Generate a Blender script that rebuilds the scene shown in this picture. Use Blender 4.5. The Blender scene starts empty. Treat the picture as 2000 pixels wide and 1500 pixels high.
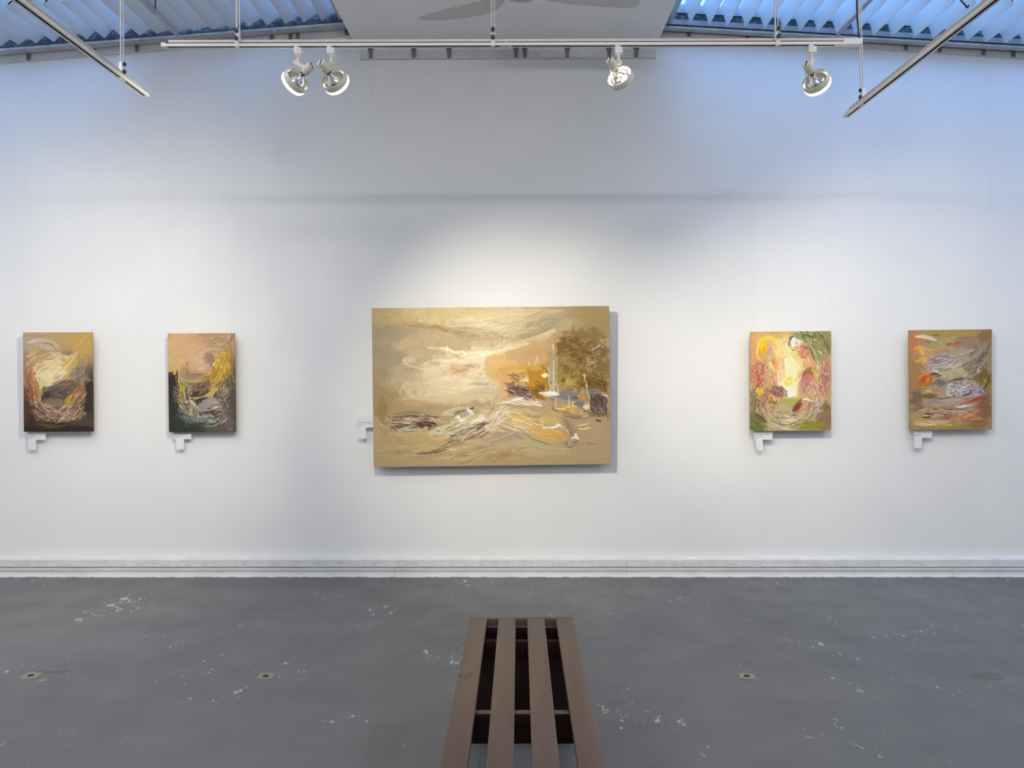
import bpy, bmesh, math, random
import numpy as np
from mathutils import Vector, Matrix, Euler

S = bpy.context.scene
COL = S.collection
EYE = 1.524          # camera height
FPX = 1540.0         # focal length in pixels of the 2000 px frame
CXP, CYP = 1014.0, 735.0
WALL = 6.05          # distance of the gallery wall

# ------------------------------------------------------------------ camera
cam = bpy.data.cameras.new('camera')
cam.sensor_fit = 'HORIZONTAL'; cam.sensor_width = 36.0
cam.lens = 36.0 * FPX / 2000.0
cam.shift_x = -(CXP - 1000.0) / 2000.0
cam.shift_y = (CYP - 750.0) / 2000.0
cam.clip_start = 0.05
camo = bpy.data.objects.new('camera', cam); COL.objects.link(camo)
camo.location = (0, 0, EYE); camo.rotation_euler = (math.radians(90), 0, 0)
S.camera = camo

# ------------------------------------------------------------------ view
S.view_settings.view_transform = 'Standard'
S.view_settings.look = 'None'
S.view_settings.exposure = 0.07
S.view_settings.gamma = 1.0
S.view_settings.use_curve_mapping = False

# ------------------------------------------------------------------ sky
w = bpy.data.worlds.new('sky'); S.world = w; w.use_nodes = True
bg = w.node_tree.nodes['Background']
bg.inputs[0].default_value = (0.20, 0.46, 1.0, 1); bg.inputs[1].default_value = 7.0

def light(name, kind, loc, energy, color, rot=None, aim=None, **kw):
    l = bpy.data.lights.new(name, kind); l.energy = energy; l.color = color
    for k, v in kw.items(): setattr(l, k, v)
    o = bpy.data.objects.new(name, l); COL.objects.link(o); o.location = loc
    if rot is not None: o.rotation_euler = rot
    if aim is not None:
        o.rotation_euler = (Vector(aim) - Vector(loc)).to_track_quat('-Z', 'Y').to_euler()
    return o

# sky portals over the two louvred roof lights
light('roof_light_portal', 'AREA', (-3.25, 5.62, 4.75), 1, (1, 1, 1), rot=(0, 0, 0), shape='RECTANGLE', size=4.2, size_y=0.9).data.cycles.is_portal = True
light('roof_light_portal', 'AREA', (3.15, 5.62, 4.75), 1, (1, 1, 1), rot=(0, 0, 0), shape='RECTANGLE', size=4.4, size_y=0.9).data.cycles.is_portal = True
# soft ambient fill panels added under the side ceilings, which have no openings
light('ambient_fill', 'AREA', (-3.2, 1.6, 4.02), 118, (0.88, 0.92, 1.0), rot=(0, 0, 0), shape='RECTANGLE', size=1.5, size_y=5.5)
light('ambient_fill', 'AREA', (3.2, 1.6, 4.05), 104, (0.78, 0.86, 1.0), rot=(0, 0, 0), shape='RECTANGLE', size=1.5, size_y=5.5)
# fluorescent batten over the photographer's head; throws the soft shadow of the track
light('batten_light', 'AREA', (0.0, -0.45, 3.06), 42, (1.0, 0.96, 0.92), rot=(math.radians(95), 0, 0), shape='RECTANGLE', size=1.5, size_y=0.10)

# ------------------------------------------------------------------ helpers
def P(px, py, d):
    return Vector(((px - CXP) * d / FPX, d, EYE - (py - CYP) * d / FPX))

def s2l(c):
    r = []
    for v in c[:3]:
        v = v / 255.0
        r.append(v / 12.92 if v <= 0.04045 else ((v + 0.055) / 1.055) ** 2.4)
    return tuple(r)

class MB:
    """collects shapes for one mesh object"""
    def __init__(self): self.bm = bmesh.new()
    def box(self, x0, x1, y0, y1, z0, z1, bevel=0.0, M=None):
        r = bmesh.ops.create_cube(self.bm, size=1.0)
        vs = r['verts']
        for v in vs:
            v.co = Vector((x0 + (v.co.x + .5) * (x1 - x0), y0 + (v.co.y + .5) * (y1 - y0), z0 + (v.co.z + .5) * (z1 - z0)))
        if bevel > 0:
            es = list({e for v in vs for e in v.link_edges})
            rb = bmesh.ops.bevel(self.bm, geom=es, offset=bevel, segments=2, profile=0.5, affect='EDGES')
            vs = list({v for v in rb['verts']} | {v for v in vs if v.is_valid})
        if M is not None:
            bmesh.ops.transform(self.bm, matrix=M, verts=[v for v in vs if v.is_valid])
        return self
    def tube(self, pts, r, n=12, caps=True, rr=None):
        pts = [Vector(p) for p in pts]; rings = []
        up = None
        for i, p in enumerate(pts):
            a = pts[max(i - 1, 0)]; b = pts[min(i + 1, len(pts) - 1)]
            t = (b - a).normalized()
            if up is None:
                up = t.cross(Vector((0, 0, 1)))
                if up.length < 1e-3: up = t.cross(Vector((1, 0, 0)))
                up.normalize()
            else:
                up = (up - t * up.dot(t)).normalized()
            sd = t.cross(up)
            rad = rr[i] if rr else r
            rings.append([self.bm.verts.new(p + (up * math.cos(2 * math.pi * k / n) + sd * math.sin(2 * math.pi * k / n)) * rad) for k in range(n)])
        for a, b in zip(rings[:-1], rings[1:]):
            for k in range(n):
                self.bm.faces.new((a[k], a[(k + 1) % n], b[(k + 1) % n], b[k]))
        if caps:
            self.bm.faces.new(rings[0][::-1]); self.bm.faces.new(rings[-1])
        return self
    def lathe(self, prof, n=32, M=None, closed=False, arc=None):
        """prof: list of (r, z) about local z"""
        rings = []; vs = []
        for r, z in prof:
            ring = [self.bm.verts.new((r * math.cos(2 * math.pi * k / n), r * math.sin(2 * math.pi * k / n), z)) for k in range(n)]
            rings.append(ring); vs += ring
        pairs = list(zip(rings[:-1], rings[1:]))
        if closed: pairs.append((rings[-1], rings[0]))
        for a, b in pairs:
            for k in range(n):
                self.bm.faces.new((a[k], a[(k + 1) % n], b[(k + 1) % n], b[k]))
        if not closed:
            for ring in (rings[0][::-1], rings[-1]):
                self.bm.faces.new(ring)
        if M is not None: bmesh.ops.transform(self.bm, matrix=M, verts=vs)
        return self
    def prism(self, poly, axis, a, b, M=None):
        """poly in the plane across axis, extruded a..b"""
        def mk(p, t):
            if axis == 'x': return Vector((t, p[0], p[1]))
            if axis == 'y': return Vector((p[0], t, p[1]))
            return Vector((p[0], p[1], t))
        A = [self.bm.verts.new(mk(p, a)) for p in poly]; B = [self.bm.verts.new(mk(p, b)) for p in poly]
        n = len(poly)
        self.bm.faces.new(A[::-1]); self.bm.faces.new(B)
        for k in range(n): self.bm.faces.new((A[k], A[(k + 1) % n], B[(k + 1) % n], B[k]))
        if M is not None: bmesh.ops.transform(self.bm, matrix=M, verts=A + B)
        return self
    def hexa(self, c8):
        """eight corners: 4 of one end, 4 of the other, same order"""
        v = [self.bm.verts.new(Vector(c)) for c in c8]
        for f in ((0, 3, 2, 1), (4, 5, 6, 7), (0, 1, 5, 4), (1, 2, 6, 5), (2, 3, 7, 6), (3, 0, 4, 7)):
            self.bm.faces.new([v[i] for i in f])
        return self
    def build(self, name, mat, parent=None, smooth=False, loc=None):
        bm = self.bm
        bmesh.ops.remove_doubles(bm, verts=bm.verts, dist=1e-6)
        bmesh.ops.recalc_face_normals(bm, faces=bm.faces)
        me = bpy.data.meshes.new(name); bm.to_mesh(me); bm.free()
        if mat is not None:
            for m in (mat if isinstance(mat, (list, tuple)) else [mat]): me.materials.append(m)
        if smooth:
            me.shade_smooth()
            try: me.set_sharp_from_angle(angle=math.radians(35))
            except Exception: pass
        o = bpy.data.objects.new(name, me); COL.objects.link(o)
        if parent is not None: o.parent = parent
        if loc is not None: o.location = loc
        return o

def empty(name, loc=(0, 0, 0), rot=(0, 0, 0)):
    o = bpy.data.objects.new(name, None); COL.objects.link(o)
    o.empty_display_size = 0.1; o.location = loc; o.rotation_euler = rot
    return o

def tag(o, label=None, cat=None, group=None, kind=None):
    if label: o['label'] = label
    if cat: o['category'] = cat
    if group: o['group'] = group
    if kind: o['kind'] = kind
    return o

def struct(o): o['kind'] = 'structure'; return o

def copy_tree(o, parent=None):
    c = o.copy(); COL.objects.link(c); c.parent = parent
    for ch in [x for x in bpy.data.objects if x.parent == o]: copy_tree(ch, c)
    return c

# ------------------------------------------------------------------ materials
def mat(name, color=(0.8, 0.8, 0.8), rough=0.6, metal=0.0, spec=0.5):
    m = bpy.data.materials.new(name); m.use_nodes = True
    b = m.node_tree.nodes['Principled BSDF']
    b.inputs['Base Color'].default_value = (*color, 1)
    b.inputs['Roughness'].default_value = rough
    b.inputs['Metallic'].default_value = metal
    b.inputs['Specular IOR Level'].default_value = spec
    return m

class NT:
    """tiny node builder"""
    def __init__(self, m): self.nt = m.node_tree; self.b = m.node_tree.nodes['Principled BSDF']
    def n(self, t, **kw):
        nd = self.nt.nodes.new(t)
        for k, v in kw.items():
            if k.startswith('i_'):
                key = k[2:]
                key = int(key) if key.isdigit() else key.replace('_', ' ')
                nd.inputs[key].default_value = v
            else: setattr(nd, k, v)
        return nd
    def l(self, a, b): self.nt.links.new(a, b)
    def coord(self, scale=(1, 1, 1)):
        g = self.n('ShaderNodeNewGeometry'); mp = self.n('ShaderNodeMapping')
        mp.inputs['Scale'].default_value = scale
        self.l(g.outputs['Position'], mp.inputs['Vector']); return mp.outputs[0]
    def ocoord(self, scale=(1, 1, 1)):
        g = self.n('ShaderNodeTexCoord'); mp = self.n('ShaderNodeMapping')
        mp.inputs['Scale'].default_value = scale
        self.l(g.outputs['Object'], mp.inputs['Vector']); return mp.outputs[0]
    def noise(self, vec, scale, detail=4, rough=0.55):
        t = self.n('ShaderNodeTexNoise'); t.inputs['Scale'].default_value = scale
        t.inputs['Detail'].default_value = detail; t.inputs['Roughness'].default_value = rough
        self.l(vec, t.inputs['Vector']); return t.outputs['Fac']
    def ramp(self, fac, stops, interp='LINEAR'):
        r = self.n('ShaderNodeValToRGB'); r.color_ramp.interpolation = interp
        el = r.color_ramp.elements
        while len(el) < len(stops): el.new(0.5)
        for e, (p, c) in zip(el, stops):
            e.position = p; e.color = (*c, 1) if len(c) == 3 else c
        self.l(fac, r.inputs['Fac']); return r.outputs['Color']
    def mix(self, fac, a, b, blend='MIX'):
        m = self.n('ShaderNodeMix', data_type='RGBA', blend_type=blend)
        if isinstance(fac, float): m.inputs[0].default_value = fac
        else: self.l(fac, m.inputs[0])
        for src, i in ((a, 6), (b, 7)):
            if isinstance(src, tuple): m.inputs[i].default_value = (*src, 1)
            else: self.l(src, m.inputs[i])
        return m.outputs[2]
    def math(self, op, a, b=None, clamp=False):
        m = self.n('ShaderNodeMath', operation=op, use_clamp=clamp)
        for s, i in ((a, 0), (b, 1)):
            if s is None: continue
            if isinstance(s, (int, float)): m.inputs[i].default_value = s
            else: self.l(s, m.inputs[i])
        return m.outputs[0]
    def color(self, c): self.l(c, self.b.inputs['Base Color'])
    def bump(self, h, strength=0.3, dist=0.01):
        bp = self.n('ShaderNodeBump'); bp.inputs['Strength'].default_value = strength
        bp.inputs['Distance'].default_value = dist
        self.l(h, bp.inputs['Height']); self.l(bp.outputs[0], self.b.inputs['Normal'])

# white emulsion wall: faint roller mottling, patches of filler, fine scratches and pin holes
M_wall = mat('wall_paint', (0.80, 0.80, 0.80), 0.75, spec=0.25)
t = NT(M_wall); c = t.coord()
n1 = t.noise(c, 1.3, 5); n2 = t.noise(c, 9, 3)
base = t.ramp(n1, [(0.25, (0.765, 0.77, 0.775)), (0.75, (0.83, 0.83, 0.825))])
cs = t.coord((3.0, 1, 22)); n3 = t.noise(cs, 3.0, 2, 0.4)
scr = t.ramp(n3, [(0.765, (0, 0, 0)), (0.785, (1, 1, 1))])
base2 = t.mix(t.math('MULTIPLY', scr, 0.12), base, (0.5, 0.5, 0.5))
vo = t.n('ShaderNodeTexVoronoi', feature='F1'); vo.inputs['Scale'].default_value = 2.1; t.l(c, vo.inputs['Vector'])
pin = t.ramp(vo.outputs['Distance'], [(0.010, (1, 1, 1)), (0.016, (0, 0, 0))])
base3 = t.mix(t.math('MULTIPLY', pin, 0.6), base2, (0.3, 0.3, 0.3))
t.color(base3); t.bump(t.math('ADD', n2, t.math('MULTIPLY', n1, 0.5)), 0.10, 0.01)

M_ceil = mat('ceiling_paint', (0.72, 0.72, 0.72), 0.85, spec=0.2)
t = NT(M_ceil); c = t.coord(); t.color(t.ramp(t.noise(c, 2.2, 4), [(0.3, (0.84, 0.84, 0.84)), (0.7, (0.88, 0.88, 0.88))]))

# painted 9 inch floor tiles laid in a running bond, chipped paint showing pale
M_floor = mat('painted_floor_tiles', (0.17, 0.17, 0.175), 0.42, spec=0.4)
t = NT(M_floor); c = t.coord()
off = t.n('ShaderNodeMapping'); off.inputs['Location'].default_value = (0.157, -0.115, 0); t.l(c, off.inputs['Vector'])
br = t.n('ShaderNodeTexBrick', offset=0.0, offset_frequency=2)
br.inputs['Scale'].default_value = 1.0; br.inputs['Mortar Size'].default_value = 0.0011
br.inputs['Mortar Smooth'].default_value = 0.1; br.inputs['Bias'].default_value = 0.0
br.inputs['Brick Width'].default_value = 0.2286; br.inputs['Row Height'].default_value = 0.2225
br.inputs['Color1'].default_value = (0.141, 0.141, 0.140, 1); br.inputs['Color2'].default_value = (0.148, 0.148, 0.147, 1)
br.inputs['Mortar'].default_value = (0.144, 0.144, 0.143, 1)
t.l(off.outputs[0], br.inputs['Vector'])
seamvar = t.ramp(t.noise(c, 1.5, 3, .6), [(0.43, (0.0, 0.0, 0.0)), (0.56, (1, 1, 1))])
mort = t.math('MULTIPLY', br.outputs['Fac'], t.math('MULTIPLY', seamvar, 0.9))
wear = t.ramp(t.noise(c, 0.55, 5, 0.6), [(0.3, (0.120, 0.118, 0.119)), (0.7, (0.148, 0.149, 0.158))])
b0 = t.mix(0.55, br.outputs['Color'], wear)
b1 = t.mix(mort, b0, (0.07, 0.068, 0.066))
# chips: distorted, stretched specks gathered in patches
cw = t.n('ShaderNodeMapping'); cw.inputs['Rotation'].default_value = (0, 0, 0.5); cw.inputs['Scale'].default_value = (1.0, 0.55, 1); t.l(c, cw.inputs['Vector'])
chip = t.noise(cw.outputs[0], 24, 7, 0.72)
clus = t.noise(c, 1.6, 3, 0.6)
th = t.math('ADD', chip, t.math('MULTIPLY', clus, 0.62))
th = t.math('MULTIPLY', th, 0.7)
chips = t.ramp(th, [(0.683, (0, 0, 0)), (0.703, (1, 1, 1))])
b2 = t.mix(t.math('MULTIPLY', chips, 0.7), b1, (0.62, 0.66, 0.68))
cw2 = t.n('ShaderNodeMapping'); cw2.inputs['Rotation'].default_value = (0, 0, -0.7); cw2.inputs['Scale'].default_value = (1.0, 0.16, 1); cw2.inputs['Location'].default_value = (3.1, 1.7, 0); t.l(c, cw2.inputs['Vector'])
sc = t.ramp(t.noise(cw2.outputs[0], 16, 3, 0.5), [(0.745, (0, 0, 0)), (0.78, (1, 1, 1))])
b3 = t.mix(t.math('MULTIPLY', sc, 0.22), b2, (0.5, 0.52, 0.53))
dk = t.ramp(t.noise(c, 6.0, 5, 0.6), [(0.24, (1, 1, 1)), (0.33, (0, 0, 0))])
b4 = t.mix(t.math('MULTIPLY', dk, 0.35), b3, (0.10, 0.095, 0.09))
t.color(b4)
t.l(t.ramp(t.noise(c, 3, 3), [(0.3, (0.42, 0.42, 0.42)), (0.7, (0.58, 0.58, 0.58))]), t.b.inputs['Roughness'])
t.bump(t.math('SUBTRACT', t.math('MULTIPLY', t.noise(c, 5, 3), 0.4), t.math('MULTIPLY', chips, 0.3)), 0.25, 0.003)

# speckled, pitted concrete curb under white paint
M_curb = mat('pitted_painted_concrete', (0.70, 0.70, 0.70), 0.8, spec=0.2)
t = NT(M_curb); c = t.coord()
v2 = t.n('ShaderNodeTexVoronoi', feature='F1'); v2.inputs['Scale'].default_value = 95; t.l(c, v2.inputs['Vector'])
pit = t.ramp(v2.outputs['Distance'], [(0.20, (1, 1, 1)), (0.30, (0, 0, 0))])
gate = t.ramp(t.noise(c, 18, 3), [(0.47, (0, 0, 0)), (0.55, (1, 1, 1))])
gx = t.n('ShaderNodeNewGeometry'); sx = t.n('ShaderNodeSeparateXYZ'); t.l(gx.outputs['Position'], sx.inputs[0])
zg = t.ramp(sx.outputs['Z'], [(0.080, (0, 0, 0)), (0.088, (1, 1, 1)), (0.118, (1, 1, 1)), (0.126, (0, 0, 0))])
pf = t.math('MULTIPLY', t.math('MULTIPLY', pit, gate), zg)
cb = t.ramp(t.noise(c, 7, 4), [(0.3, (0.66, 0.66, 0.66)), (0.7, (0.78, 0.78, 0.78))])
t.color(t.mix(t.math('MULTIPLY', pf, 0.8), cb, (0.10, 0.10, 0.11)))
t.bump(t.math('SUBTRACT', t.math('MULTIPLY', t.noise(c, 30, 3), 0.4), pf), 0.5, 0.006)

M_skirt = mat('painted_skirting', (0.58, 0.58, 0.58), 0.55)
t = NT(M_skirt); c = t.coord()
zz = t.n('ShaderNodeSeparateXYZ'); g = t.n('ShaderNodeNewGeometry'); t.l(g.outputs['Position'], zz.inputs[0])
low = t.ramp(zz.outputs['Z'], [(0.0, (1, 1, 1)), (0.006, (0, 0, 0))])
chp = t.ramp(t.noise(c, 14, 4), [(0.5, (0, 0, 0)), (0.54, (1, 1, 1))])
t.color(t.mix(t.math('MULTIPLY', low, chp), t.ramp(t.noise(c, 4, 3), [(0.3, (0.60, 0.60, 0.60)), (0.7, (0.70, 0.70, 0.70))]), (0.12, 0.11, 0.10)))

M_white = mat('white_enamel', (0.74, 0.74, 0.72), 0.35)
M_track = mat('white_track_enamel', (0.80, 0.79, 0.78), 0.32)
M_slot = mat('track_slot', (0.008, 0.008, 0.010), 0.8, spec=0.1)
M_chan = mat('galvanised_channel', (0.62, 0.56, 0.52), 0.42, metal=0.15)
M_cream = mat('cream_enamel', (0.66, 0.63, 0.52), 0.32)
M_ivory = mat('ivory_plastic', (0.74, 0.70, 0.50), 0.4)
M_rod = mat('grey_rod', (0.50, 0.50, 0.50), 0.4, metal=0.3)
M_black = mat('black_plastic', (0.018, 0.018, 0.02), 0.5)
M_knob = mat('dark_bronze_knob', (0.05, 0.04, 0.03), 0.45, metal=0.4)
M_brass = mat('brown_screw_base', (0.16, 0.09, 0.04), 0.3, metal=0.6)
M_chrome = mat('silvered_glass', (0.75, 0.75, 0.72), 0.12, metal=1.0)

M_board = mat('painted_board', (0.60, 0.61, 0.62), 0.7)
t = NT(M_board); c = t.coord((1, 1, 1))
sp = t.ramp(t.noise(c, 26, 3), [(0.27, (1, 1, 1)), (0.31, (0, 0, 0))])
t.color(t.mix(t.math('MULTIPLY', sp, 0.6), t.ramp(t.noise(c, 5, 4), [(0.3, (0.56, 0.565, 0.57)), (0.7, (0.68, 0.68, 0.68))]), (0.25, 0.22, 0.20)))
M_rail = mat('weathered_rail', (0.4, 0.4, 0.4), 0.6)
t = NT(M_rail); c = t.coord((1, 1, 1))
t.color(t.ramp(t.noise(c, 8, 4, 0.6), [(0.3, (0.34, 0.335, 0.33)), (0.6, (0.47, 0.46, 0.46)), (0.75, (0.52, 0.52, 0.52))]))
M_plate = mat('dirty_peeling_shaded_plate', (0.2, 0.2, 0.2), 0.85)  # dirt and peeling flecks, plus the dark of the cavity painted in
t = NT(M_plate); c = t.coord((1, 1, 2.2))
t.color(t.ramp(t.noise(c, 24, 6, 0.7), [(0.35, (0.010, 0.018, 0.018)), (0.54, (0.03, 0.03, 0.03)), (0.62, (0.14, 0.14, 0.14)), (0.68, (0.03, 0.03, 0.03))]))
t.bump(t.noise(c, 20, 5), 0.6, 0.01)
M_ledge = mat('grey_ledge', (0.22, 0.215, 0.21), 0.8)  # one even grey for the ledge strips
M_brk = mat('blackened_bracket', (0.16, 0.165, 0.17), 0.5, metal=0.3)
t = NT(M_brk); c = t.coord()
t.color(t.ramp(t.noise(c, 110, 3, 0.7), [(0.40, (0.03, 0.03, 0.032)), (0.52, (0.22, 0.225, 0.23)), (0.65, (0.34, 0.35, 0.36))]))

# translucent white louvre blades
M_vane = bpy.data.materials.new('translucent_louvre'); M_vane.use_nodes = True
nt = M_vane.node_tree; b = nt.nodes['Principled BSDF']
b.inputs['Base Color'].default_value = (0.66, 0.655, 0.65, 1); b.inputs['Roughness'].default_value = 0.55
tr = nt.nodes.new('ShaderNodeBsdfTranslucent'); tr.inputs[0].default_value = (0.60, 0.60, 0.60, 1)
mx = nt.nodes.new('ShaderNodeMixShader'); mx.inputs[0].default_value = 0.18
nt.links.new(b.outputs[0], mx.inputs[1]); nt.links.new(tr.outputs[0], mx.inputs[2])
nt.links.new(mx.outputs[0], nt.nodes['Material Output'].inputs[0])

# brown stained bench wood
M_wood = mat('brown_stained_wood', (0.08, 0.045, 0.03), 0.38)
t = NT(M_wood); c = t.coord((1, 0.10, 1))
gr = t.noise(c, 55, 5, 0.6); bl = t.noise(t.coord((1, .4, 1)), 5, 3)
w1 = t.ramp(gr, [(0.3, (0.082, 0.049, 0.036)), (0.55, (0.100, 0.060, 0.043)), (0.75, (0.115, 0.072, 0.052))])
t.color(t.mix(0.35, w1, t.ramp(bl, [(0.35, (0.080, 0.050, 0.030)), (0.65, (0.112, 0.068, 0.055))])))
t.bump(gr, 0.08, 0.002)
M_wood_shaded = mat('shaded_stained_wood', (0.016, 0.006, 0.004), 0.6, spec=0.2)  # darker copy of the bench wood, under-seat shade put into its colour
# ================================================================== room shell
XL, XR, YB, ZT = -5.4, 5.4, -3.6, 5.2
def zv(x):      # height of the louvre lower edges along the wall
    if x < 0: return EYE + 2.666 - 0.0777 * max(0.0, (-1.345 - x))
    return EYE + 2.640 - 0.0584 * max(0.0, (x - 1.142))

ZC = EYE + 2.55
struct(MB().box(XL - .2, XR + .2, YB - .2, WALL + .2, -0.1, 0).build('floor', M_floor))
def gable(x0, x1, ztop0, ztop1, name):
    return struct(MB().prism([(x0, 0), (x1, 0), (x1, ztop1), (x0, ztop0)], 'y', WALL, WALL + 0.2).build(name, M_wall))
# end wall follows the roof line
poly = [(XL, 0), (XR, 0), (XR, zv(XR) + .03), (1.06, zv(1.06) + .03), (1.06, ZC + .02), (-1.27, ZC + .02), (-1.27, zv(-1.27) + .03), (XL, zv(XL) + .03)]
struct(MB().prism(poly, 'y', WALL, WALL + 0.2).build('wall_back', M_wall))
struct(MB().box(XL - .2, XL, YB, WALL + .2, 0, ZT).build('wall_left', M_wall))
struct(MB().box(XR, XR + .2, YB, WALL + .2, 0, ZT).build('wall_right', M_wall))
struct(MB().box(XL, XR, YB - .2, YB, 0, ZT).build('wall_front', M_wall))

# flat plaster band down the middle of the ceiling (very slightly wider towards the room)
NEARY = 5.34; FARY = 5.90
mb = MB()
def xl(y): return -1.262 - 0.012 * (WALL - y)
def xr(y): return 1.058 + 0.012 * (WALL - y)
mb.hexa([(xl(WALL + .1), WALL + .1, ZC), (xr(WALL + .1), WALL + .1, ZC), (xr(WALL + .1), WALL + .1, ZC + .3), (xl(WALL + .1), WALL + .1, ZC + .3),
         (xl(YB), YB, ZC), (xr(YB), YB, ZC), (xr(YB), YB, ZC + .3), (xl(YB), YB, ZC + .3)])
struct(mb.build('ceiling', M_ceil))
# sloping side ceilings behind the louvred strips
for sgn, xa, xb in ((-1, -1.27, XL), (1, 1.06, XR)):
    za, zb = zv(xa) + .16, zv(xb) + .16
    mb = MB()
    y1 = NEARY - .07
    mb.hexa([(xa, y1, za), (xb, y1, zb), (xb, y1, zb + .12), (xa, y1, za + .12), (xa, YB, za), (xb, YB, zb), (xb, YB, zb + .12), (xa, YB, za + .12)])
    struct(mb.build('ceiling', M_ceil))
    # beam in front of the louvres
    mb = MB(); y0, y2 = NEARY - .10, NEARY - .03
    mb.hexa([(xa, y0, za - .10), (xb, y0, zb - .10), (xb, y0, zb + .02), (xa, y0, za + .02), (xa, y2, za - .10), (xb, y2, zb - .10), (xb, y2, zb + .02), (xa, y2, za + .02)])
    struct(mb.build('trim_' + ('1' if sgn < 0 else '2'), M_rail))
    # soiled wall-head plate with cavity shade painted in, seen between the blade ends
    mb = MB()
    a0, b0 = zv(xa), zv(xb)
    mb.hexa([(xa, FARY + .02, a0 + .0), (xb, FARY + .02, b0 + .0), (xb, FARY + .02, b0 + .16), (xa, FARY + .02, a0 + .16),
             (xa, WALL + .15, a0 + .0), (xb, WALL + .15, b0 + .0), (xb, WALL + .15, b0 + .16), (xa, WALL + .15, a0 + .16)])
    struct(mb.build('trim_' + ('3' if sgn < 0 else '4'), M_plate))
    if sgn > 0:
        for nm, z0, z1, mm_ in (('trim_9', .0062, .044, M_ledge), ('trim_10', .095, .159, M_ledge)):
            mb = MB(); f0, f1 = FARY + .012, FARY + .0199
            mb.hexa([(xa, f0, a0 + z0), (xb, f0, b0 + z0), (xb, f0, b0 + z1), (xa, f0, a0 + z1), (xa, f1, a0 + z0), (xb, f1, b0 + z0), (xb, f1, b0 + z1), (xa, f1, a0 + z1)])
            struct(mb.build(nm, mm_))
    mb = MB()   # wall above the plate
    mb.hexa([(xa, FARY + .02, a0 + .16), (xb, FARY + .02, b0 + .16), (xb, FARY + .02, b0 + .42), (xa, FARY + .02, a0 + .42),
             (xa, WALL + .2, a0 + .16), (xb, WALL + .2, b0 + .16), (xb, WALL + .2, b0 + .42), (xa, WALL + .2, a0 + .42)])
    struct(mb.build('trim_' + ('5' if sgn < 0 else '6'), M_board))
    # rail carrying the blade ends: rounded upper rail and flat board under it
    mb = MB()
    def sl(y0, y1, d0, d1, mbb):
        mbb.hexa([(xa, y0, a0 + d0), (xb, y0, b0 + d0), (xb, y0, b0 + d1), (xa, y0, a0 + d1), (xa, y1, a0 + d0), (xb, y1, b0 + d0), (xb, y1, b0 + d1), (xa, y1, a0 + d1)])
    sl(5.925, 6.010 if sgn < 0 else 5.985, -.015, .006, mb)
    struct(mb.build('trim_' + ('7' if sgn < 0 else '8'), M_rail))

# concrete curb, fillet and skirting along the wall, jointed
def run(prof, name, m, cuts):
    mb = MB()
    for a, b2 in zip(cuts[:-1], cuts[1:]):
        mb.prism(prof, 'x', a + .0012, b2 - .0012)
    return struct(mb.build(name, m))
jx = [XL, (772 - CXP) * 6 / FPX - 2.6, (772 - CXP) * 6 / FPX, (1224 - CXP) * 6 / FPX, 3.3, XR]
run([(WALL + .01, .143), (WALL - .012, .1405), (WALL - .046, .132), (WALL - .05, .127), (WALL - .05, .0745), (WALL - .046, .0715), (WALL + .01, .0715)], 'trim_11', M_curb, [XL, -2.4, (1224 - CXP) * 6 / FPX, XR])
run([(WALL + .01, .066), (WALL - .050, .066), (WALL - .056, .063), (WALL - .056, .0445), (WALL + .01, .0445)], 'trim_12', M_skirt, [XL, XR])
run([(WALL + .01, .0415), (WALL - .048, .0415), (WALL - .053, .040), (WALL - .055, .022), (WALL - .062, .014), (WALL - .078, .004), (WALL - .078, 0.0), (WALL + .01, 0.0)], 'baseboard_back', M_skirt, jx)

# ================================================================== louvres
def louvre(xs, tilts, side, label):
    root = empty('ceiling_louvre', ((xs[0] + xs[-1]) / 2, NEARY, zv((xs[0] + xs[-1]) / 2)))
    tag(root, label, 'louvre')
    W = 0.150
    rnd = random.Random(5 + side)
    for i, (x, a) in enumerate(zip(xs, tilts)):
        z = zv(x) + (rnd.random() - .5) * .003
        a = math.radians(a)
        # right side blades lean back to the left going up, left side blades lean right going up
        dx = math.cos(a) * (1 if side < 0 else -1); dz = math.sin(a)
        bow = 0.006; N = 5; th = 0.0022
        yn = NEARY + (rnd.random() - .5) * .012; yf = FARY + (rnd.random() - .5) * .008
        nx, nz = -dz, dx
        top = []; bot = []
        for k in range(N + 1):
            s = k / N * W; o = bow * math.sin(math.pi * k / N) * (1 if side < 0 else -1)
            px, pz = x + dx * s + nx * o, z + dz * s + nz * o
            top.append((px + nx * th / 2, pz + nz * th / 2)); bot.append((px - nx * th / 2, pz - nz * th / 2))
        mb = MB(); mb.prism(top + bot[::-1], 'y', yn, yf)
        v = mb.build('blade', M_vane, smooth=True)
        # store relative to the root
        v.parent = root; v.matrix_parent_inverse = Matrix.Translation(-Vector(root.location))
        if i % 1 == 0:   # dark strip across the room-side end
            q = MB(); s0, s1 = .03, .12
            q.hexa([(x + dx * s0 + nx * .003, yn - .006, z + dz * s0 + nz * .003), (x + dx * s1 + nx * .003, yn - .006, z + dz * s1 + nz * .003), (x + dx * s1 - nx * .004, yn - .006, z + dz * s1 - nz * .004), (x + dx * s0 - nx * .004, yn - .006, z + dz * s0 - nz * .004),
                    (x + dx * s0 + nx * .003, yn - .0005, z + dz * s0 + nz * .003), (x + dx * s1 + nx * .003, yn - .0005, z + dz * s1 + nz * .003), (x + dx * s1 - nx * .004, yn - .0005, z + dz * s1 - nz * .004), (x + dx * s0 - nx * .004, yn - .0005, z + dz * s0 - nz * .004)])
            k = q.build('dark_end_strip', M_black); k.parent = v
    return root
def vx(px): return (px - CXP) * 5.9 / FPX
lv = [700, 663, 628, 593, 558, 521, 485, 449, 413, 378, 342, 306, 272, 238, 204, 170, 138, 105, 71, 37, 2, -33, -68, -103, -138, -173, -208, -243, -278]
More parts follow.
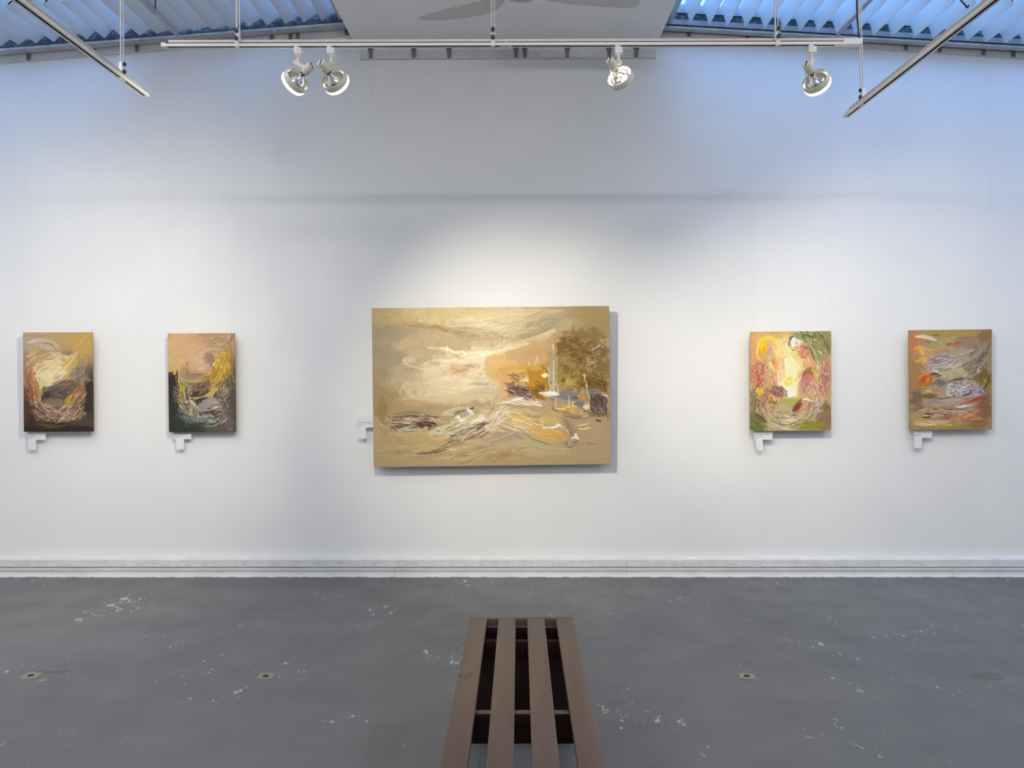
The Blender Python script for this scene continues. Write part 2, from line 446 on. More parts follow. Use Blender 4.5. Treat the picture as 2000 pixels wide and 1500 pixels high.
lt = [24, 30, 32, 31, 30, 31, 31, 22, 13, 15, 12, 14, 26, 40, 41, 41, 41, 40, 38, 32, 34, 42, 42, 42, 42, 42, 42, 42, 42]
louvre([vx(p) for p in lv], lt, -1, 'strip of white ceiling louvre blades left of the flat ceiling panel, some shut flat')
rv = [1276, 1312, 1348, 1385, 1420, 1456, 1493, 1529, 1562, 1597, 1634, 1669, 1706, 1743, 1786, 1822, 1854, 1888, 1926, 1964, 2000, 2036, 2072, 2108, 2144, 2180, 2216, 2252]
rt = [68, 70, 71, 70, 70, 69, 68, 69, 68, 67, 68, 68, 69, 67, 66, 66, 66, 66, 62, 58, 60, 64, 64, 64, 64, 64, 64, 64]
louvre([vx(p) for p in rv], rt, 1, 'strip of blue-lit ceiling louvre blades right of the flat ceiling panel, all standing open')

# ================================================================== hanging rails with brackets
def bracket(mb, x, z, d, w0=.033, w1=.024, h=.064):
    # tapering clip: cap, tapered strap, return at the foot
    mb.prism([(x - w0 / 2, z + h / 2), (x + w0 / 2, z + h / 2), (x + w1 / 2, z - h / 2), (x - w1 / 2, z - h / 2)], 'y', d - .010, d - .001)
    mb.box(x - w0 / 2 - .006, x + w0 / 2 + .004, d - .018, d - .001, z + h / 2 - .002, z + h / 2 + .005)
    mb.box(x - w1 / 2, x + w1 / 2, d - .020, d - .008, z - h / 2, z - h / 2 + .006)
def rail(name, label, x0, z0, x1, z1, h, brs, dd=.022):
    root = empty(name, ((x0 + x1) / 2, WALL, (z0 + z1) / 2))
    tag(root, label, 'hanging rail')
    inv = Matrix.Translation(-Vector(root.location))
    mb = MB(); f = WALL - dd
    mb.hexa([(x0, f, z0 - h / 2), (x1, f, z1 - h / 2), (x1, f, z1 + h / 2), (x0, f, z0 + h / 2), (x0, WALL, z0 - h / 2), (x1, WALL, z1 - h / 2), (x1, WALL, z1 + h / 2), (x0, WALL, z0 + h / 2)])
    o = mb.build('board', M_board, root); o.matrix_parent_inverse = inv
    for px in brs:
        x = (px - CXP) * (f - .01) / FPX
        z = z0 + (z1 - z0) * (x - x0) / (x1 - x0)
        b_ = MB(); bracket(b_, x, z + .004, f)
        k = b_.build('bracket', M_brk, root); k.matrix_parent_inverse = inv
    n = int((x1 - x0) / .35)
    for i in range(n):
        x = x0 + (i + .4) * (x1 - x0) / n; z = z0 + (z1 - z0) * (x - x0) / (x1 - x0)
        s = MB().tube([(x, f - .003, z), (x, f + .002, z)], .0045, 10).build('screw', M_rod, root); s.matrix_parent_inverse = inv
    return root
def WP(px, py): return P(px, py, WALL - .022)
a, b2 = WP(703, 106.5), WP(1281, 104.5)
rail('hanging_rail', 'short white hanging board with dark clips behind the long front light track', a.x, a.z, b2.x, b2.z, .066, [724, 808, 877, 1008, 1025, 1108, 1190, 1243])
a, b2 = WP(-160, 128), WP(688, 60.5)
rail('hanging_rail', 'sloping white hanging board with dark clips under the left ceiling louvres', a.x, a.z, b2.x, b2.z, .058, [55, 182, 267, 530, 567, 581, 677])
a, b2 = WP(1292, 61), WP(2130, 115)
rail('hanging_rail', 'sloping white hanging board with dark clips under the right ceiling louvres', a.x, a.z, b2.x, b2.z, .058, [1346, 1460, 1538, 1770, 1836, 1922, 1980])
# ring screwed to the rail left of the centre panel
r_ = MB(); c0 = P(536, 59, 5.92)
mm = Matrix.Translation(c0) @ Matrix.Rotation(math.radians(90), 4, 'X')
r_.lathe([(.006, -.006), (.011, -.006), (.012, 0), (.011, .006), (.006, .006), (.005, 0)], 20, mm, closed=True)
tag(r_.build('eyelet', M_rod, smooth=True), 'small round metal eyelet on the rail under the left louvres', 'eyelet')

# struts running back from the wall head under the louvres
def strut(px, py, label):
    p = P(px, py, 5.95)
    mb = MB().box(p.x - .016, p.x + .016, 3.0, 5.96, p.z - .004, p.z + .004, .001)
    o = mb.build('ceiling_strut', M_rail); tag(o, label, 'strut')
strut(351, 74, 'flat grey strut under the closed blades of the left louvres')
strut(1634, 71, 'flat grey strut under the right louvres beside the black cable')

# ================================================================== light tracks
TD = 3.40
def cz(px):     # the front track climbs a touch to the right
    return EYE + (735 - (89.8 - (px - 318) * 4.0 / 1340)) * 3.385 / FPX
def tx(px): return (px - CXP) * TD / FPX
def sheared(mb, x0, x1, y0, y1, dz0, dz1, px0, px1):
    za, zb = cz(px0), cz(px1)
    mb.hexa([(x0, y0, za + dz0), (x1, y0, zb + dz0), (x1, y0, zb + dz1), (x0, y0, za + dz1), (x0, y1, za + dz0), (x1, y1, zb + dz0), (x1, y1, zb + dz1), (x0, y1, za + dz1)])
root = empty('light_track', (0, TD, cz(1000)))
tag(root, 'long white light track hung across the front of the wall', 'light track')
inv = Matrix.Translation(-Vector(root.location))
def tp(mb, name, m, smooth=False):
    o = mb.build(name, m, root, smooth); o.matrix_parent_inverse = inv; return o
mb = MB(); a_, b_ = 318, 1652
sheared(mb, tx(a_), tx(b_), 3.385, 3.3885, 0, .0145, a_, b_)
sheared(mb, tx(a_), tx(b_), 3.412, 3.4155, 0, .0145, a_, b_)
sheared(mb, tx(a_), tx(b_), 3.385, 3.4155, .011, .0145, a_, b_)
sheared(mb, tx(a_), tx(b_), 3.3885, 3.3935, 0, .0025, a_, b_)
sheared(mb, tx(a_), tx(b_), 3.4065, 3.412, 0, .0025, a_, b_)
sheared(mb, tx(a_) - .002, tx(a_) + .02, 3.3845, 3.416, -.001, .0150, a_, a_ + 9)
tp(mb, 'track_body', M_track)
mb = MB(); sheared(mb, tx(a_) + .02, tx(b_), 3.3935, 3.4065, .0030, .0109, a_, b_)
tp(mb, 'track_slot', M_slot)
mb = MB(); sheared(mb, tx(331), tx(1645), 3.389, 3.412, .0148, .0275, 331, 1645)
tp(mb, 'support_channel', M_chan)
mb = MB()       # joint in the middle
x = tx(989); z = cz(989)
mb.box(x - .026, x + .026, 3.3925, 3.4075, z + .0005, z + .0040); mb.box(x - .003, x + .003, 3.383, 3.4172, z - .0008, z + .016)
tp(mb, 'track_joint', M_white)
mb = MB(); x0, x1 = tx(1644), tx(1682); z = cz(1650)
mb.box(x0, x1, 3.383, 3.418, z - .002, z + .026, .003); mb.box(x0 - .03, x0 + .002, 3.3925, 3.4075, z + .0003, z + .004)
tp(mb, 'power_feed', M_white)

def hanger(px, d, xo, zb, label, ztop, knobs, lean=0.0, sidek=False, xt=None):
    """twin rod hanger with a clamp strip and two thumb knobs"""
    x = xo
    r = empty('track_hanger', (x, d, zb)); tag(r, label, 'track hanger')
    inv2 = Matrix.Translation(-Vector(r.location))
    def add(mb, n, m, s=False):
        o = mb.build(n, m, r, s); o.matrix_parent_inverse = inv2; return o
    xt = x if xt is None else xt
    for i, dx in enumerate((-.0060, .0060)):
        pts = [(x + dx, d + .002, knobs[1] - .004), (x + dx - lean, d + .002, (knobs[0] + ztop) / 2 - .25), (xt + dx, d + .002, ztop)]
        add(MB().tube(pts, .0028 if i else .0036, 10), 'rod', M_rod, True)
    add(MB().box(x - .009, x + .009, d - .018, d - .0155, zb - .002, knobs[1] + .012, .0008).box(x - .009, x + .009, d - .018, d + .018, zb - .0035, zb - .001), 'clamp', M_white)
    add(MB().box(x - .009, x + .009, d - .0155, d + .006, knobs[1] - .006, knobs[0] + .010, .001), 'clamp_block', M_white)
    for kz in knobs:
        if sidek:
            s_ = sidek
            q = MB().tube([(x + .006 * s_, d - .010, kz), (x + .014 * s_, d - .010, kz)], .0045, 10)
            for k in range(5):
                an = 2 * math.pi * k / 5
                q.tube([(x + .014 * s_, d - .010, kz), (x + .020 * s_, d - .010 + .010 * math.sin(an), kz + .010 * math.cos(an))], .0035, 8)
            q.tube([(x + .012 * s_, d - .010, kz), (x + .018 * s_, d - .010, kz)], .0085, 12)
        else:
            q = MB(); M4 = Matrix.Translation((x, d - .026, kz)) @ Matrix.Rotation(math.radians(90), 4, 'X')
            q.lathe([(.0045, -.010), (.0085, -.006), (.0092, 0), (.0085, .005), (.004, .007)], 18, M4)
            q.box(x - .0012, x + .0012, d - .034, d - .030, kz, kz + .013)
        add(q, 'thumb_knob', M_knob, True)
for px, lab in ((465, 'twin-rod track hanger at the left end of the long front light track'), (963, 'twin-rod track hanger at the middle of the long front light track'), (1517, 'twin-rod track hanger near the right end of the long front light track')):
    k1 = EYE + (735 - (60.3 - (px - 465) * 4.0 / 1052)) * 3.38 / FPX; k2 = k1 - .0325
    x = tx(px)
    hanger(px, 3.4, x, cz(px) - .001, lab, ZC if -1.29 < x < 1.09 else zv(x) + .16, (k1, k2))

def side_track(xa, da, xb, db, label, feed=None):
    z = EYE + 1.4235
    L = math.hypot(xa - xb, da - db)
    r = empty('light_track', (xa, da, z), (0, 0, math.atan2(db - da, xb - xa)))
    tag(r, label, 'light track')
    h, t_ = .018, .0035; W = .0165
    mb = MB()
    mb.box(0, L, -W, -W + t_, 0, h).box(0, L, W - t_, W, 0, h).box(0, L, -W, W, h - t_, h)
    mb.box(0, L, -W + t_, -.0065, 0, .0025).box(0, L, .0065, W - t_, 0, .0025).box(-.004, .012, -W - .0006, W + .0006, -.0006, h + .0006, .001)
    mb.build('track_body', M_track, r)
    MB().box(.012, L, -.0065, .0065, .003, h - t_ - .0002).build('track_slot', M_slot, r)
    MB().box(.06, L, -.0115, .0115, h + .0002, h + .014).build('support_channel', M_chan, r)
    return r
side_track(-1.904, 4.02, -1.910, -1.2, 'light track running overhead along the left side toward the wall')
st = side_track(1.798, 4.335, 1.835, -1.2, 'light track running overhead along the right side toward the wall')
o = MB().box(1.55, 1.61, -.0182, .0182, -.0015, .034, .002).build('end_clamp', M_white, st)
# hangers of the side tracks
z = EYE + 1.4235
hanger(237, 3.78, -1.904, z, 'thin twin-rod hanger holding the left side light track', zv(-1.9) + .16, (EYE + (735 - 127) * 3.78 / FPX, EYE + (735 - 141.5) * 3.78 / FPX), sidek=1, xt=-1.912)
hanger(1684, 4.14, 1.8025, z, 'bowed twin-rod hanger holding the right side light track', zv(1.8) + .16, (EYE + (735 - 178) * 4.14 / FPX, EYE + (735 - 191) * 4.14 / FPX), lean=.012, sidek=-1, xt=1.797)
# black feed cable
p0 = P(1679, 76, 3.40); pts = [p0 + Vector((0, 0, -.005)), p0 + Vector((-.004, 0, .03)), p0 + Vector((-.010, 0, .09)), p0 + Vector((-.012, 0, .17)), p0 + Vector((-.010, 0, .4)), p0 + Vector((-.02, 0, 1.15))]
tag(MB().tube(pts, .0042, 10).build('power_cable', M_black, smooth=True), 'black power cable dropping into the right end of the front light track', 'cable')
# dark hanging pull ends seen against the louvres
def pull(pa, pb, d, label):
    a, b2 = P(*pa, d), P(*pb, d); up = a + (a - b2) * 1.2; up.z = max(up.z, a.z + .12)
    mb = MB().tube([b2, a, up], .0055, 10); mb.tube([b2 + Vector((-.012, 0, .004)), b2 + Vector((.004, 0, -.002)), b2 + Vector((.010, 0, .012))], .006, 8)
    tag(mb.build('louvre_crank', M_black, smooth=True), label, 'crank')
pull((1877, 1), (1889, 14), 5.2, 'black crank handle hanging in front of the right louvres near the side track')
a = P(303.5, 17, 5.30)
tag(MB().tube([a, a + Vector((0, 0, .22))], .0045, 10).build('louvre_rod', M_black, smooth=True), 'thin black rod end hanging before the closed left louvre blades', 'rod')

# ================================================================== ceiling fan
FX, FY, FZ = P(1019, 0, 4.5).x, 4.5, EYE + 2.165
root = empty('ceiling_fan', (FX, FY, FZ)); tag(root, 'grey-white ceiling fan on a down rod under the flat ceiling panel', 'ceiling fan')
M_fan = mat('fan_blade_paint', (0.56, 0.56, 0.55), 0.6); M_hub = mat('fan_hub_paint', (0.50, 0.40, 0.42), 0.4)
MB().lathe([(.004, -.012), (.045, -.009), (.060, .004), (.095, .012), (.100, .05), (.09, .08), (.03, .10)], 36).build('motor_housing', M_hub, root, True)
MB().tube([(0, 0, .08), (0, 0, ZC - FZ - .02)], .012, 14).build('down_rod', M_white, root, True)
MB().lathe([(.02, ZC - FZ - .06), (.055, ZC - FZ - .03), (.06, ZC - FZ)], 28).build('canopy', M_white, root, True)
for ang in (152, 9, 262):
    a = math.radians(ang); M4 = Matrix.Rotation(a, 4, 'Z') @ Matrix.Rotation(math.radians(-9), 4, 'X')
    mb = MB()
    out = [(.14, -.05), (.20, -.12), (.28, -.175), (.38, -.18), (.50, -.15), (.60, -.11), (.68, -.05), (.705, .01), (.68, .045), (.60, .06), (.30, .06), (.14, .04)]
    mb.prism(out, 'z', .018, .021, M4); bl = mb.build('fan_blade', M_fan, root)
    mb = MB().box(.07, .24, -.020, .020, .0215, .027, .001, M4); mb.build('blade_arm', M_hub, bl)
# ================================================================== spot lamps
def glow(name, col, st):
    m = bpy.data.materials.new(name); m.use_nodes = True; nt = m.node_tree
    nt.nodes.remove(nt.nodes['Principled BSDF'])
    e = nt.nodes.new('ShaderNodeEmission'); e.inputs[0].default_value = (*col, 1); e.inputs[1].default_value = st
    nt.links.new(e.outputs[0], nt.nodes['Material Output'].inputs[0]); return m
M_lens = glow('lit_lens', (1.0, 0.97, 0.88), 9.0)
M_refl = glow('lit_reflector_glass', (1.0, 0.96, 0.85), 1.0)
_e = [n_ for n_ in M_refl.node_tree.nodes if n_.type == 'EMISSION'][0]; _n = M_refl.node_tree.nodes.new('ShaderNodeTexNoise'); _n.inputs['Scale'].default_value = 7
_r = M_refl.node_tree.nodes.new('ShaderNodeMapRange'); _r.inputs[1].default_value = .40; _r.inputs[2].default_value = .62; _r.inputs[3].default_value = .25; _r.inputs[4].default_value = 1.8
M_refl.node_tree.links.new(_n.outputs['Fac'], _r.inputs[0]); M_refl.node_tree.links.new(_r.outputs[0], _e.inputs[1])

def spot(pxc, pyc, n, label, knob_side, open_glow=False, energy=60, cone=70, aim=None, adx=0):
    """n: unit vector the lamp points along. (pxc,pyc): image centre of the ring"""
    d = TD; ring = P(pxc, pyc, d); n = Vector(n).normalized()
    L = .077                                   # pivot to ring centre
    r = empty('spot_lamp', ring - n * L); tag(r, label, 'spot lamp', 'spot lamps on the front light track')
    pivot = r.location.copy()
    q = n.to_track_quat('-Z', 'Y').to_matrix().to_4x4() @ Matrix.Scale(0.89, 4)      # local -Z along n
    def T(mb_o):
        return mb_o
    def add(mb, nm, m, s=True, M=None, par=None):
        if M is not None: bmesh.ops.transform(mb.bm, matrix=M, verts=mb.bm.verts)
        return mb.build(nm, m, par or r, s)
    # socket housing: cylinder with a slotted cap, axis along n
    add(MB().lathe([(.015, .036), (.0195, .0355), (.0205, .033), (.0205, -.018), (.0195, -.020), (.012, -.020)], 28), 'socket_housing', M_cream, M=q)
    mb = MB(); mb.box(-.0025, .0025, -.012, .012, .0360, .0366).lathe([(.001, .0360), (.004, .0360), (.004, .0367), (.001, .0367)], 10, Matrix.Translation((0, .013, 0))).lathe([(.001, .0360), (.004, .0360), (.004, .0367), (.001, .0367)], 10, Matrix.Translation((0, -.013, 0)))
    add(mb, 'cap_slots', M_slot, False, M=q)
    # lamp: brown screw collar, silvered funnel, glowing lens
    bulb = add(MB().lathe([(.012, -.020), (.0155, -.021), (.0155, -.030), (.0135, -.034), (.010, -.0345)], 24), 'lamp_base', M_brass, M=q)
    add(MB().lathe([(.010, -.0345), (.012, -.042), (.022, -.050), (.038, -.062), (.050, -.076), (.0575, -.094), (.0575, -.099)], 32), 'lamp_reflector', M_refl if open_glow else M_chrome, M=q)
    add(MB().lathe([(.0570, -.1005), (.0630, -.1015), (.0650, -.107), (.0620, -.115), (.045, -.121), (.004, -.124)], 40), 'lamp_lens', M_lens if not open_glow else M_cream, M=q) if not open_glow else add(MB().lathe([(.0535, -.0795), (.0580, -.082), (.0585, -.090), (.055, -.096), (.03, -.101), (.004, -.102)], 40), 'lamp_lens', M_lens, M=q)
    # ring
    add(MB().lathe([(.0600, -.068), (.0618, -.069), (.0640, -.080), (.0640, -.098), (.0625, -.1000), (.0610, -.0985), (.0605, -.083), (.0590, -.071)], 44, closed=True), 'ring', M_cream, M=q)
    # straps from the housing to the ring
    for k in range(3):
        an = 2 * math.pi * k / 3 + .5
        rd = lambda R: (R * math.cos(an), R * math.sin(an))
        pts = [(*rd(.0205), -.016), (*rd(.036), -.028), (*rd(.052), -.046), (*rd(.0608), -.072)]
        add(MB().tube(pts, .0022, 8), 'strap', M_cream, M=q)
    # knuckle to the side of the housing, stem and track adapter
    ks = knob_side
    top = Vector((tx(adx) - pivot.x if adx else 0, 3.400 - pivot.y, cz(adx) - pivot.z))
    kn = Vector((top.x, top.y, top.z - .073))
    hub = Vector(q @ Vector((0, 0, .004)))
    dirk = (kn - hub); 
    add(MB().tube([hub + dirk.normalized() * .014, kn + dirk.normalized() * .010], .0105, 18), 'knuckle', M_cream)
    add(MB().tube([kn + dirk.normalized() * .010, kn + dirk.normalized() * .022], .0115, 18), 'knob', M_ivory)
    add(MB().tube([kn + Vector((0, 0, -.004)), top + Vector((0, 0, -.030))], .0072, 16).tube([kn + Vector((0, 0, .022)), kn + Vector((0, 0, .024))], .0076, 16), 'stem', M_cream)
    mb = MB().box(top.x - .0165, top.x + .0165, top.y - .017, top.y + .017, top.z - .036, top.z - .0006, .0025).lathe([(.0105, -.004), (.0125, .004)], 16, Matrix.Translation(top + Vector((0, 0, -.039))))
    ad = add(mb, 'track_adapter', M_white)
    add(MB().box(top.x + .004, top.x + .020, top.y - .0195, top.y - .016, top.z - .0075, top.z - .0045, .0005), 'locking_lever', M_slot, False, par=ad)
    # the light itself sits just in front of the lens
    lp = ring + n * .040
    light('spot_light', 'SPOT', lp, energy, (1.0, 0.90, 0.72), aim=aim if aim is not None else lp + n, spot_size=math.radians(cone), spot_blend=1.0, shadow_soft_size=0.014)
    return r
def wp(px, py): return tuple(P(px, py, WALL))
spot(578, 158, (-.757, .493, -.43), 'white spot lamp turned left, leftmost on the front light track', -1, energy=190, cone=84, adx=583)
spot(654, 158, (.349, .842, -.411), 'white spot lamp tilted right, close beside the leftmost lamp', 1, energy=245, cone=66, aim=wp(1050, 815), adx=647)
spot(1212, 153, (.505, .747, -.431), 'spot lamp with glowing open back, alone right of the track joint', 1, open_glow=True, energy=74, cone=46, aim=wp(1460, 680), adx=1208)
spot(1594, 160, (.62, .62, -.49), 'white spot lamp tilted right, nearest the right end of the front track', 1, energy=120, cone=80, aim=wp(1760, 800), adx=1585)
# lamps of the side tracks, out of the frame towards the room
light('spot_light', 'SPOT', (-1.95, 2.6, 2.80), 100, (1.0, 0.93, 0.80), aim=wp(330, 690), spot_size=math.radians(64), spot_blend=1.0, shadow_soft_size=0.012)
light('spot_light', 'SPOT', (1.90, 2.6, 2.80), 45, (1.0, 0.93, 0.80), aim=wp(1800, 760), spot_size=math.radians(60), spot_blend=1.0, shadow_soft_size=0.012)

# ================================================================== bench
bz = .45; y1, y0 = 3.519, 1.640; xc = (1018.5 - CXP) * 3.519 / FPX
root = empty('slatted_bench', (xc, (y0 + y1) / 2, 0)); tag(root, 'brown stained slatted wooden bench facing the large middle painting', 'bench')
cy = (y0 + y1) / 2
def bb(nm, x0, x1, ya, yb, z0, z1, m=M_wood, bev=.0018, n=1):
    o = MB().box(x0, x1, ya - cy, yb - cy, z0, z1, bev).build(nm, m, root, True); return o
sw = .0768; gp = (.4587 - 4 * sw) / 3; hw = .4587 / 2
for i in range(4):
    x = -hw + i * (sw + gp)
    bb('seat_slat', x, x + sw, y0 + .0275, y1 - .0275, bz - .025, bz)
bb('end_rail', -hw, hw, y1 - .027, y1, bz - .095, bz); bb('end_rail', -hw, hw, y0, y0 + .027, bz - .095, bz)
for s in (-1, 1):
    xa = s * (hw - .018); xb = s * (hw - .040)
    bb('side_rail', min(xa, xb), max(xa, xb), y0 + .0275, y1 - .0275, bz - .098, bz - .0255, M_wood)
def top_face_only(o):     # stained top edge, shade painted into the remaining faces
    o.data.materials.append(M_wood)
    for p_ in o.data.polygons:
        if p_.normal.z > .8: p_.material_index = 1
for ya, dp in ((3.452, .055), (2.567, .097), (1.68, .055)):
    top_face_only(bb('cross_rail', -hw + .041, hw - .041, ya, ya + .033, bz - .0255 - dp, bz - .0255, M_wood_shaded))
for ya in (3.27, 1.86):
    bb('leg_panel', -.212, .212, ya, ya + .030, 0, bz - .099, M_wood_shaded)
    bb('leg_tenon', -.187, .187, ya + .001, ya + .029, bz - .0985, bz - .026, M_wood_shaded)
# pencil-like scratch on the leftmost slat
p = [(902, 1321), (900, 1317), (908, 1318), (916, 1316), (924, 1316)]
def onseat(px, py):
    d = (EYE - bz) * FPX / (py - CYP); return ((px - CXP) * d / FPX - xc, d - cy)
q = [(895, 1319), (901, 1317.5), (910, 1318), (918, 1315.5), (924, 1315)]
q2 = [(896, 1320), (902, 1324), (912, 1323), (921, 1319.5)]
mb = MB()
for ln in (q, q2): mb.tube([(*onseat(*a), bz + .0001) for a in ln], .0009, 6)
mb.build('scratch', mat('scratch_mark', (.03, .018, .012), .7), root)

# ================================================================== floor outlets
M_plate2 = mat('floor_plate_metal', (0.30, 0.26, 0.20), 0.45, metal=0.4); M_hole = mat('dark_hole', (0.01, 0.009, 0.008), 0.8)
def floorp(px, py):
    d = EYE * FPX / (py - CYP); return Vector(((px - CXP) * d / FPX, d, 0))
def outlet(px, py, label, rot=0, s=.040):
    c = floorp(px, py); r = empty('floor_outlet', c, (0, 0, rot)); tag(r, label, 'floor outlet', 'brass plates set into the floor')
    MB().box(-s, s, -s, s, -.001, .0022, .0008).build('cover_plate', M_plate2, r)
    MB().lathe([(.001, .0023), (.0135, .0023), (.0145, .0034), (.0155, .0024), (.0160, .0018)], 24).build('socket_hole', M_hole, r)
    for k in range(4):
        MB().lathe([(.0005, .0022), (.0028, .0030), (.0032, .0020)], 10, Matrix.Translation((s * .72 * (1 if k % 2 else -1), s * .72 * (1 if k < 2 else -1), 0))).build('screw', M_brk, r)
outlet(519, 1321, 'square brass floor plate with black hole, left of the bench')
outlet(1458.5, 1321, 'square brass floor plate with black hole, right of the bench')
outlet(60, 1320, 'worn square floor plate at the far left edge of the floor', s=.043)
# worn patches of old filler by the outer outlets
M_patch = mat('bare_floor_patch', (0.135, 0.125, 0.11), 0.7)
def patch(px, py, rx, ry, seed, label, m=M_patch):
    rnd = random.Random(seed); c = floorp(px, py); mb = MB(); pts = []
    for k in range(22):
        a = 2 * math.pi * k / 22; f = .72 + .4 * rnd.random()
        pts.append((c.x + rx * f * math.cos(a), c.y + ry * f * math.sin(a)))
    mb.prism(pts, 'z', -.001, .0012)
    tag(mb.build('floor_patch', m), label, 'floor patch')
patch(1928, 1320, .085, .055, 3, 'rough brown filled patch in the floor at the far right')
patch(100, 1312, .095, .020, 5, 'long dark scuffed patch in the floor beside the far left plate')

# ================================================================== hanging wires
M_wire = mat('nylon_wire', (0.80, 0.80, 0.80), 0.35)
def wire(px_top, py_top, px_bot, py_bot, label, g):
    a = P(px_top, py_top, WALL - .030); b2 = P(px_bot, py_bot, WALL - g)
    tag(MB().tube([a, b2], .0011, 6).build('hanging_wire', M_wire, smooth=True), label, 'wire', 'thin wires the paintings hang on')
for a in ((50, 119, 47, 657, 'left wire of the leftmost painting', .075), (178, 106, 174, 657, 'right wire of the leftmost painting', .075),
          (331, 93, 328.6, 658, 'left wire of the peach and green painting', .07), (456, 83, 454, 658, 'right wire of the peach and green painting', .07),
          (727, 105, 731, 610, 'left wire of the large middle painting', .10), (1190, 104, 1189, 610, 'right wire of the large middle painting', .10),
          (1464, 82, 1472, 655, 'left wire of the bright floral painting', .085), (1624, 90, 1620, 655, 'right wire of the bright floral painting', .085),
          (1775, 97, 1781, 652, 'left wire of the rightmost painting', .075), (1937, 108, 1934, 652, 'right wire of the rightmost painting', .075)):
    wire(*a)
# ================================================================== paintings
def vnoise(h, w_, fy, fx, rng):
    """smooth value noise, fy x fx cells"""
    gy, gx = max(2, int(fy) + 3), max(2, int(fx) + 3)
    g = rng.random((gy, gx))
    y = np.linspace(0, max(fy, 1e-3), h, endpoint=False); x = np.linspace(0, max(fx, 1e-3), w_, endpoint=False)
    y = np.clip(y, 0, gy - 1.001); x = np.clip(x, 0, gx - 1.001)
    yi = y.astype(int); xi = x.astype(int); fy_ = y - yi; fx_ = x - xi
    fy_ = (fy_ * fy_ * (3 - 2 * fy_))[:, None]; fx_ = (fx_ * fx_ * (3 - 2 * fx_))[None, :]
    a = g[yi][:, xi]; b_ = g[yi][:, xi + 1]; c_ = g[yi + 1][:, xi]; d_ = g[yi + 1][:, xi + 1]
    return (a * (1 - fx_) + b_ * fx_) * (1 - fy_) + (c_ * (1 - fx_) + d_ * fx_) * fy_

